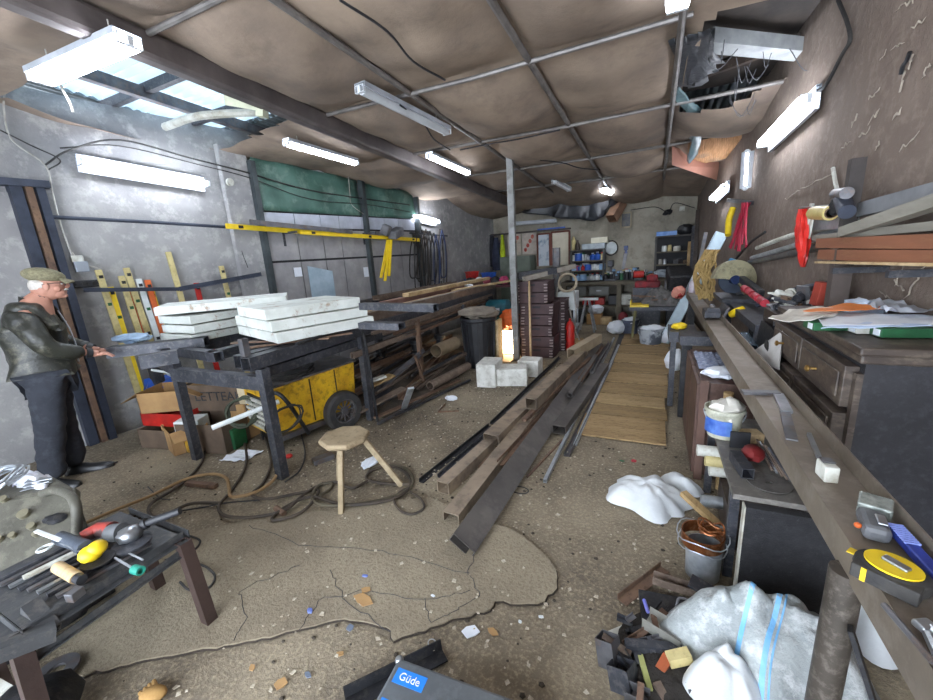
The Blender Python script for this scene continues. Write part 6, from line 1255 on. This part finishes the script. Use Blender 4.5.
for i in range(40):
    x = random.uniform(-.05,.3); y = random.uniform(1.02,1.6)*(1-.2*(x > .2)); a = random.uniform(0,PI); l = random.uniform(.04,.12); z = .02+random.uniform(0,.05)
    d = V((math.cos(a), math.sin(a), random.uniform(-.1,.3)))*l; pf = ['L','box','solid','C'][i % 4]; m = [steel, rust, blackm, brownst, steel2][i % 5]
    tag(obj('metal_offcut', B().bar((x,y,z), V((x,y,z))+d, random.uniform(.012,.035), .015, prof=pf, t=.003), m), 'small %s metal offcut in the lower right scrap heap' % {'dark_steel':'dark','rusty_steel':'rusty','black_metal':'black','brown_steel':'brown','grey_steel':'grey'}[m.name], 'scrap metal', 'small %s offcuts lower right' % m.name)
# ================= CASE AT THE BOTTOM =================
cz0 = pz(399,658,.22); cw = (pz(515,700,.22)-cz0).normalized(); cl = (pz(374,700,.22)-cz0).normalized(); cl = (cl-cw*cl.dot(cw)).normalized()
t = thing('tool_case', 'grey metal tool case with blue stickers at the bottom edge of the picture', 'case', (cz0.x, cz0.y, 0))
caseM = mat('case_silver', '7d8388', '6a7075', 4, .35, .6, .05, '9aa0a4', 9, amt3=.3)
def cp(u, v, z): return cz0+cw*u+cl*v+V((0,0,z-.22))
obj('case_body', B().prism([cp(0,0,.0), cp(.55,0,0), cp(.55,.42,0), cp(0,.42,0)], (0,0,.17)), caseM, t, bev=.01); obj('case_lid', B().prism([cp(-.004,-.004,.175), cp(.554,-.004,.175), cp(.554,.424,.175), cp(-.004,.424,.175)], (0,0,.045)), caseM, t, bev=.012)
for e in ((0,0),(.55,0)): obj('corner_cap', B().ell(cp(e[0],e[1]+.0,.21), (.016,.016,.014)), bright, t, smooth=True)
stk = mat('sticker_blue', '1f78d8', '2a84e0', 9, .4, 0, 0)
rot = basis(cw, -cl)
for (u, v, w_, h_, s_) in ((.075,.055,.115,.05,'Güde'), (.10,.165,.17,.065,'GÜDE')):
    st_ = obj('sticker', B().prism([cp(u-w_/2,v-h_/2,.2205), cp(u+w_/2,v-h_/2,.2205), cp(u+w_/2,v+h_/2,.2205), cp(u-w_/2,v+h_/2,.2205)], (0,0,.0008)), stk, t)
    text(s_, .036 if v < .1 else .05, paper, st_, cp(u,v,.2216), rot)
tag(obj('black_angle', B().bar(pz(345,700,.03), pz(444,650,.03), .07,.05, up=(0,.3,1), prof='L', t=.006), blackm), 'black steel angle lying on the floor behind the grey tool case', 'steel profile')
cable('wire_ring', [pz(432,643,.03)+V((.018*math.cos(a*PI/5), .012*math.sin(a*PI/5), .006*math.sin(a*PI/5))) for a in range(10)], .0025, bright, 'small steel wire ring at the end of the black angle', 'ring', n=3)
# ================= LOWER LEFT MACHINE AND GRINDER TABLE =================
ol = mat('olive_grey_machine', '5c5a50', '48463e', 4, .6, .2, .25, '7d7a6c', 12, amt3=.5)
t = thing('old_machine', 'heavy grey green machine with bolts and a curved handle at the left edge', 'machine', (-2.8,.5,0))
obj('machine_body', B().prism([(-3.4,.1,.06),(-2.44,.1,.06),(-2.44,.78,.06),(-3.4,.82,.06)], (0,0,.30)), ol, t, bev=.03)
A_, B2_, C_, D_ = pz(-40,508,.62), pz(76,487,.62), pz(74,540,.47), pz(-40,600,.45)
nrm_ = (B2_-A_).cross(C_-A_).normalized(); nrm_ = nrm_ if nrm_.z > 0 else -nrm_
D_ = hit(-40, 600, nrm_, nrm_.dot(A_))
obj('front_panel', B().prism([A_, B2_, C_, D_], (-.05,.03,-.05)), ol, t, bev=.012); obj('rear_block', B().prism([A_, B2_, B2_+V((-.35,.02,0)), A_+V((-.45,.05,0))], (0,0,-.35)), ol, t, bev=.02)
nrm_ = (B2_-A_).cross(C_-A_).normalized(); nrm_ = nrm_ if nrm_.z > 0 else -nrm_
def onp(px, py): return hit(px, py, nrm_, nrm_.dot(A_))
for p, r in (((25,515),.028),((33,527),.02),((14,536),.016),((0,540),.02),((37,535),.014),((5,500),.02)): c = onp(*p); obj('bolt_head', B().cyl(c-nrm_*.01, c+nrm_*.02, r*.8, seg=14), mat('bolt_tan','7d7864','6a6552',9,.5,.3), t, smooth=True)
obj('cast_lump', B().ell(onp(55,519), (.05,.03,.025), rot=(0,0,.6), amp=.3), blackm, t, smooth=True)
obj('curved_handle', B().tube(smoothpts([pz(43,493,.62), pz(55,490,.65), pz(68,494,.66), pz(76,506,.64), pz(77,535,.50)]), .02, 10), ol, t, smooth=True)
for c, r in (((-2.36,.25,.3),.14),((-2.36,.5,.22),.11)): obj('flywheel', B().lathe([(0,-.03),(r,-.03),(r,.03),(r*.5,.04),(0,.05)], c, 24, Rx), blackm, t, smooth=True)
obj('base_foot', B().b2(-3.3,-2.5,.15,.75,0,.06), blackm, t)
tag(obj('plastic_pouch', B().grid(lambda u, v: pz(12+34*u+6*v, 487-18*v*(1-.3*u)+3*u, .62)+V((0,0,.05*math.sin(PI*v)*math.sin(PI*u)+.02*noise.noise(V((u*5,v*5,1))))), 14, 10), mat('pouch','d8dae2','6a6aa0',4,.3,0,.1,lo=.6,hi=.66), thick=.004, smooth=True), 'white and purple plastic pouch lying on the old machine', 'pouch')
for k in range(3): tag(obj('curved_plate', B().prism([pz(20+2*k,492-4*k,.625+.012*k), pz(46+3*k,485-3*k,.625+.012*k), pz(53,482-2*k,.625+.012*k), pz(30,486-4*k,.625+.012*k)], (0,0,.004)), bright), ['lowest','middle','uppermost'][k]+' of three bright curved steel pieces on the old machine', 'steel piece')
cable('wire_bundle', coilpts(pz(2,482,.66), .07, 5, .06, (.2,-.4,1), 1.3), .006, galv, 'tangled grey wire bundle on the old machine at the left edge', 'wire', n=3)
tag(obj('dark_sheet_metal', B().prism([pz(0,495,.61), pz(38,487,.61), pz(30,470,.61), pz(0,478,.61)], (0,0,.006)), blackm), 'dark sheet under the pouch on the old machine', 'sheet')
gt = mat('grinder_table', '4e5052', '3b3c3f', 5, .5, .3, .15, '74706a', 14, amt3=.5)
legM = mat('leg_brown', '4a3a35', '3a2d29', 6, .6, .3, .1)
t = thing('grinder_table', 'low welded steel table carrying two angle grinders, lower left', 'table', (-2.1,.57,0))
obj('table_top', B().b2(-2.38,-1.9,.32,.82,.465,.48), gt, t)
for a, c in (((-1.88,.28),(-1.88,.84)),((-2.38,.84),(-1.88,.84)),((-2.38,.3),(-1.88,.3))): obj('frame_bar', B().bar((a[0],a[1],.46),(c[0],c[1],.46),.035,.04,prof='L'), gt, t)
obj('lower_bar', B().bar((-1.87,.3,.37),(-1.87,.8,.40),.02,.03,prof='L'), gt, t)
for (x, y), (dx, dy) in zip(((-1.87,.82),(-2.3,.84),(-1.88,.3),(-2.36,.3)), ((.03,.01),(-.02,.02),(.03,-.03),(0,0))): obj('leg', B().bar((x+dx,y+dy,0),(x,y,.45),.05,.05,prof='box'), legM, t)
obj('bent_channel', B().bar((-1.9,.22,.47),(-1.86,.38,.43),.07,.05,prof='box'), gt, t); obj('corner_tube', B().bar(pz(30,605,.5), pz(52,632,.42), .05,.05), gt, t)
random.seed(8)
for k in range(8): p = V((-2.3+.05*k, .36+.01*k, .49)); tag(obj('steel_strip', B().bar(p, p+V((.02,.28+.02*(k % 3),.0)), .02,.012, prof='solid'), [steel, steel2, bright][k % 3]), '%s steel strip lying on the grinder table' % ['dark','grey','bright'][k % 3], 'strip', '%s strips on the grinder table' % ['dark','grey','bright'][k % 3])
tag(obj('flat_file', B().bar(pz(23,578,.515), pz(76,552,.515), .022,.012, prof='solid'), offw), 'long pale flat bar lying across the grinder table', 'bar')
t = thing('wooden_handle_tool', 'tool with a tan wooden handle on the grinder table', 'tool', pz(70,572,.5))
obj('wooden_handle', B().cyl(pz(58,567,.52), pz(77,578,.52), .022), paleW, t, smooth=True); obj('ferrule', B().cyl(pz(77,578,.52), pz(82,580,.52), .018), black, t, smooth=True)
t = thing('angle_grinder', 'angle grinder with a bright yellow gear head and dark body on the low table', 'grinder', pz(80,548,.5))
obj('grinder_body', B().tube([pz(60,538,.555), pz(75,543,.555), pz(86,548,.555)], [.028,.026,.03], 14), mat('grinder_grey','4d545e','3b414a',9,.4), t, smooth=True)
obj('gear_head', B().ell(pz(91,553,.555), (.04,.045,.032), rot=(0,0,.5), amp=.1), yelB, t, smooth=True); obj('gear_head', B().ell(pz(97,548,.57), (.03,.035,.03)), yelB, t, smooth=True)
obj('metal_strip', B().tube([pz(61,543,.56), pz(84,553,.56)], .005, 6), bright, t)
obj('cutting_disc', B().lathe([(0,0),(.055,0),(.055,.003),(0,.003)], pz(98,560,.525), 24), blackm, t, smooth=True)
t = thing('ring_spanner', 'pale ring spanner lying behind the yellow grinder', 'spanner', pz(48,542,.55)); rc_ = pz(45,548,.56)
obj('spanner_shaft', B().bar(pz(36,531,.575), pz(60,540,.575), .014,.008, prof='solid'), white, t); obj('spanner_ring', B().tube([rc_+V((.018*math.cos(a*PI/8), .024*math.sin(a*PI/8), 0)) for a in range(17)], .005, 6), white, t, smooth=True)
t = thing('angle_grinder', 'angle grinder with red body, silver gear head and long black side handle', 'grinder', pz(115,535,.5))
obj('grinder_body', B().tube([pz(82,538,.54), pz(98,530,.545), pz(112,530,.55)], [.028,.032,.035], 14), mat('grinder_red','a8443c','5b4644',5,.45,lo=.48,hi=.52), t, smooth=True)
obj('motor_housing', B().tube([pz(110,533,.545), pz(122,532,.55)], [.036,.038], 14), mat('grey_case','56595c','6d7073',9,.5), t, smooth=True)
obj('gear_head', B().ell(pz(130,534,.55), (.045,.05,.035), amp=.15), bright, t, smooth=True)
obj('side_handle', B().tube([pz(140,526,.56), pz(158,519,.58), pz(180,511,.6)], [.014,.017,.015], 12), black, t, smooth=True); obj('handle_collar', B().cyl(pz(143,525,.562), pz(147,523,.567), .024), black, t, smooth=True)
obj('disc_guard', B().lathe([(0,0),(.065,0),(.07,.015),(0,.02)], pz(133,545,.51), 24), steel, t, smooth=True)
t = thing('hole_saw', 'teal ringed drill bit beside the yellow grinder head', 'drill bit', pz(137,568,.49)); obj('teal_ring', B().pipe(pz(134,569,.5), pz(141,571,.5), .018,.006,14), mat('teal_bright','2a9c86','1f7c6c',9,.5), t, smooth=True); obj('bit_shaft', B().tube([pz(115,558,.52), pz(134,569,.505)], .005, 6), bright, t); 
tag(obj('drill_rod', B().tube([pz(122,550,.52), pz(143,560,.505)], .004, 6), bright), 'thin bright rod between the two grinders', 'rod')
tag(obj('steel_cube', B().box(pz(75,594,.50), (.035,.045,.035), (0,0,.3)), steel2, bev=.003), 'grey steel block at the near edge of the grinder table', 'block')
t = thing('wrench', 'white double ended spanner lying on the dark machine, left edge', 'spanner', pz(8,635,.3)); obj('wrench_shaft', B().bar(pz(-12,650,.36), pz(12,632,.36), .022,.008, prof='solid'), white, t); obj('wrench_head', B().cyl(pz(14,630,.355), pz(14,630,.366), .02), white, t, smooth=True)
tag(obj('hub_disc', B().lathe([(.03,0),(.075,0),(.075,.012),(.03,.012),(.03,0)], pz(57,672,.03), 28), steel2, smooth=True), 'round slotted steel disc on the floor beneath the grinder table', 'disc')
tag(obj('motor_heap', B().ell((-1.98,.28,.1), (.16,.14,.1), amp=.3), blackm, smooth=True), 'dark greasy lump under the grinder table', 'machine part')
tag(obj('grey_plate', B().prism([pz(-20,668,.1), pz(36,700,.1), pz(20,730,.1), pz(-40,720,.1)], (0,0,.01)), offw), 'grey plate corner at the bottom left of the picture', 'plate')
gl_ = B(); gc = pz(153,694,.03); gl_.ell(gc, (.05,.035,.025), rot=(0,0,.5), amp=.15)
for k in range(4): gl_.tube([gc+V((-.02+.0*k, .012*(k-1.5), .0)), gc+V((-.065, .016*(k-1.5)+.01, -.01))], [.011,.008], 8)
tag(obj('work_glove', gl_, mat('glove_tan','b08a52','8a6a3c',9,.9), smooth=True), 'tan leather work glove on the floor at the bottom edge, left', 'glove')
# ================= LIGHT, CAMERA =================
w = bpy.data.worlds.new('W'); bpy.context.scene.world = w; w.use_nodes = True
w.node_tree.nodes['Background'].inputs[0].default_value = (.80, .88, 1, 1); w.node_tree.nodes['Background'].inputs[1].default_value = 6.0
cam = bpy.data.cameras.new('camera'); co = bpy.data.objects.new('camera', cam); C.objects.link(co)
cam.sensor_fit = 'HORIZONTAL'; cam.sensor_width = 36; cam.lens = 36*F/933; cam.clip_start = .02; cam.clip_end = 60
R = Matrix((cx, cd, cu))          # rows: world axes in camera coords
co.matrix_world = Matrix.Translation((0, 0, H)) @ R.to_4x4()
sc = bpy.context.scene; sc.camera = co
sc.view_settings.view_transform = 'Standard'; sc.view_settings.look = 'None'; sc.view_settings.gamma = 1; sc.view_settings.use_curve_mapping = False
sc.view_settings.exposure = EXPO
sc.cycles.max_bounces = 6; sc.cycles.diffuse_bounces = 4; sc.cycles.use_denoising = True
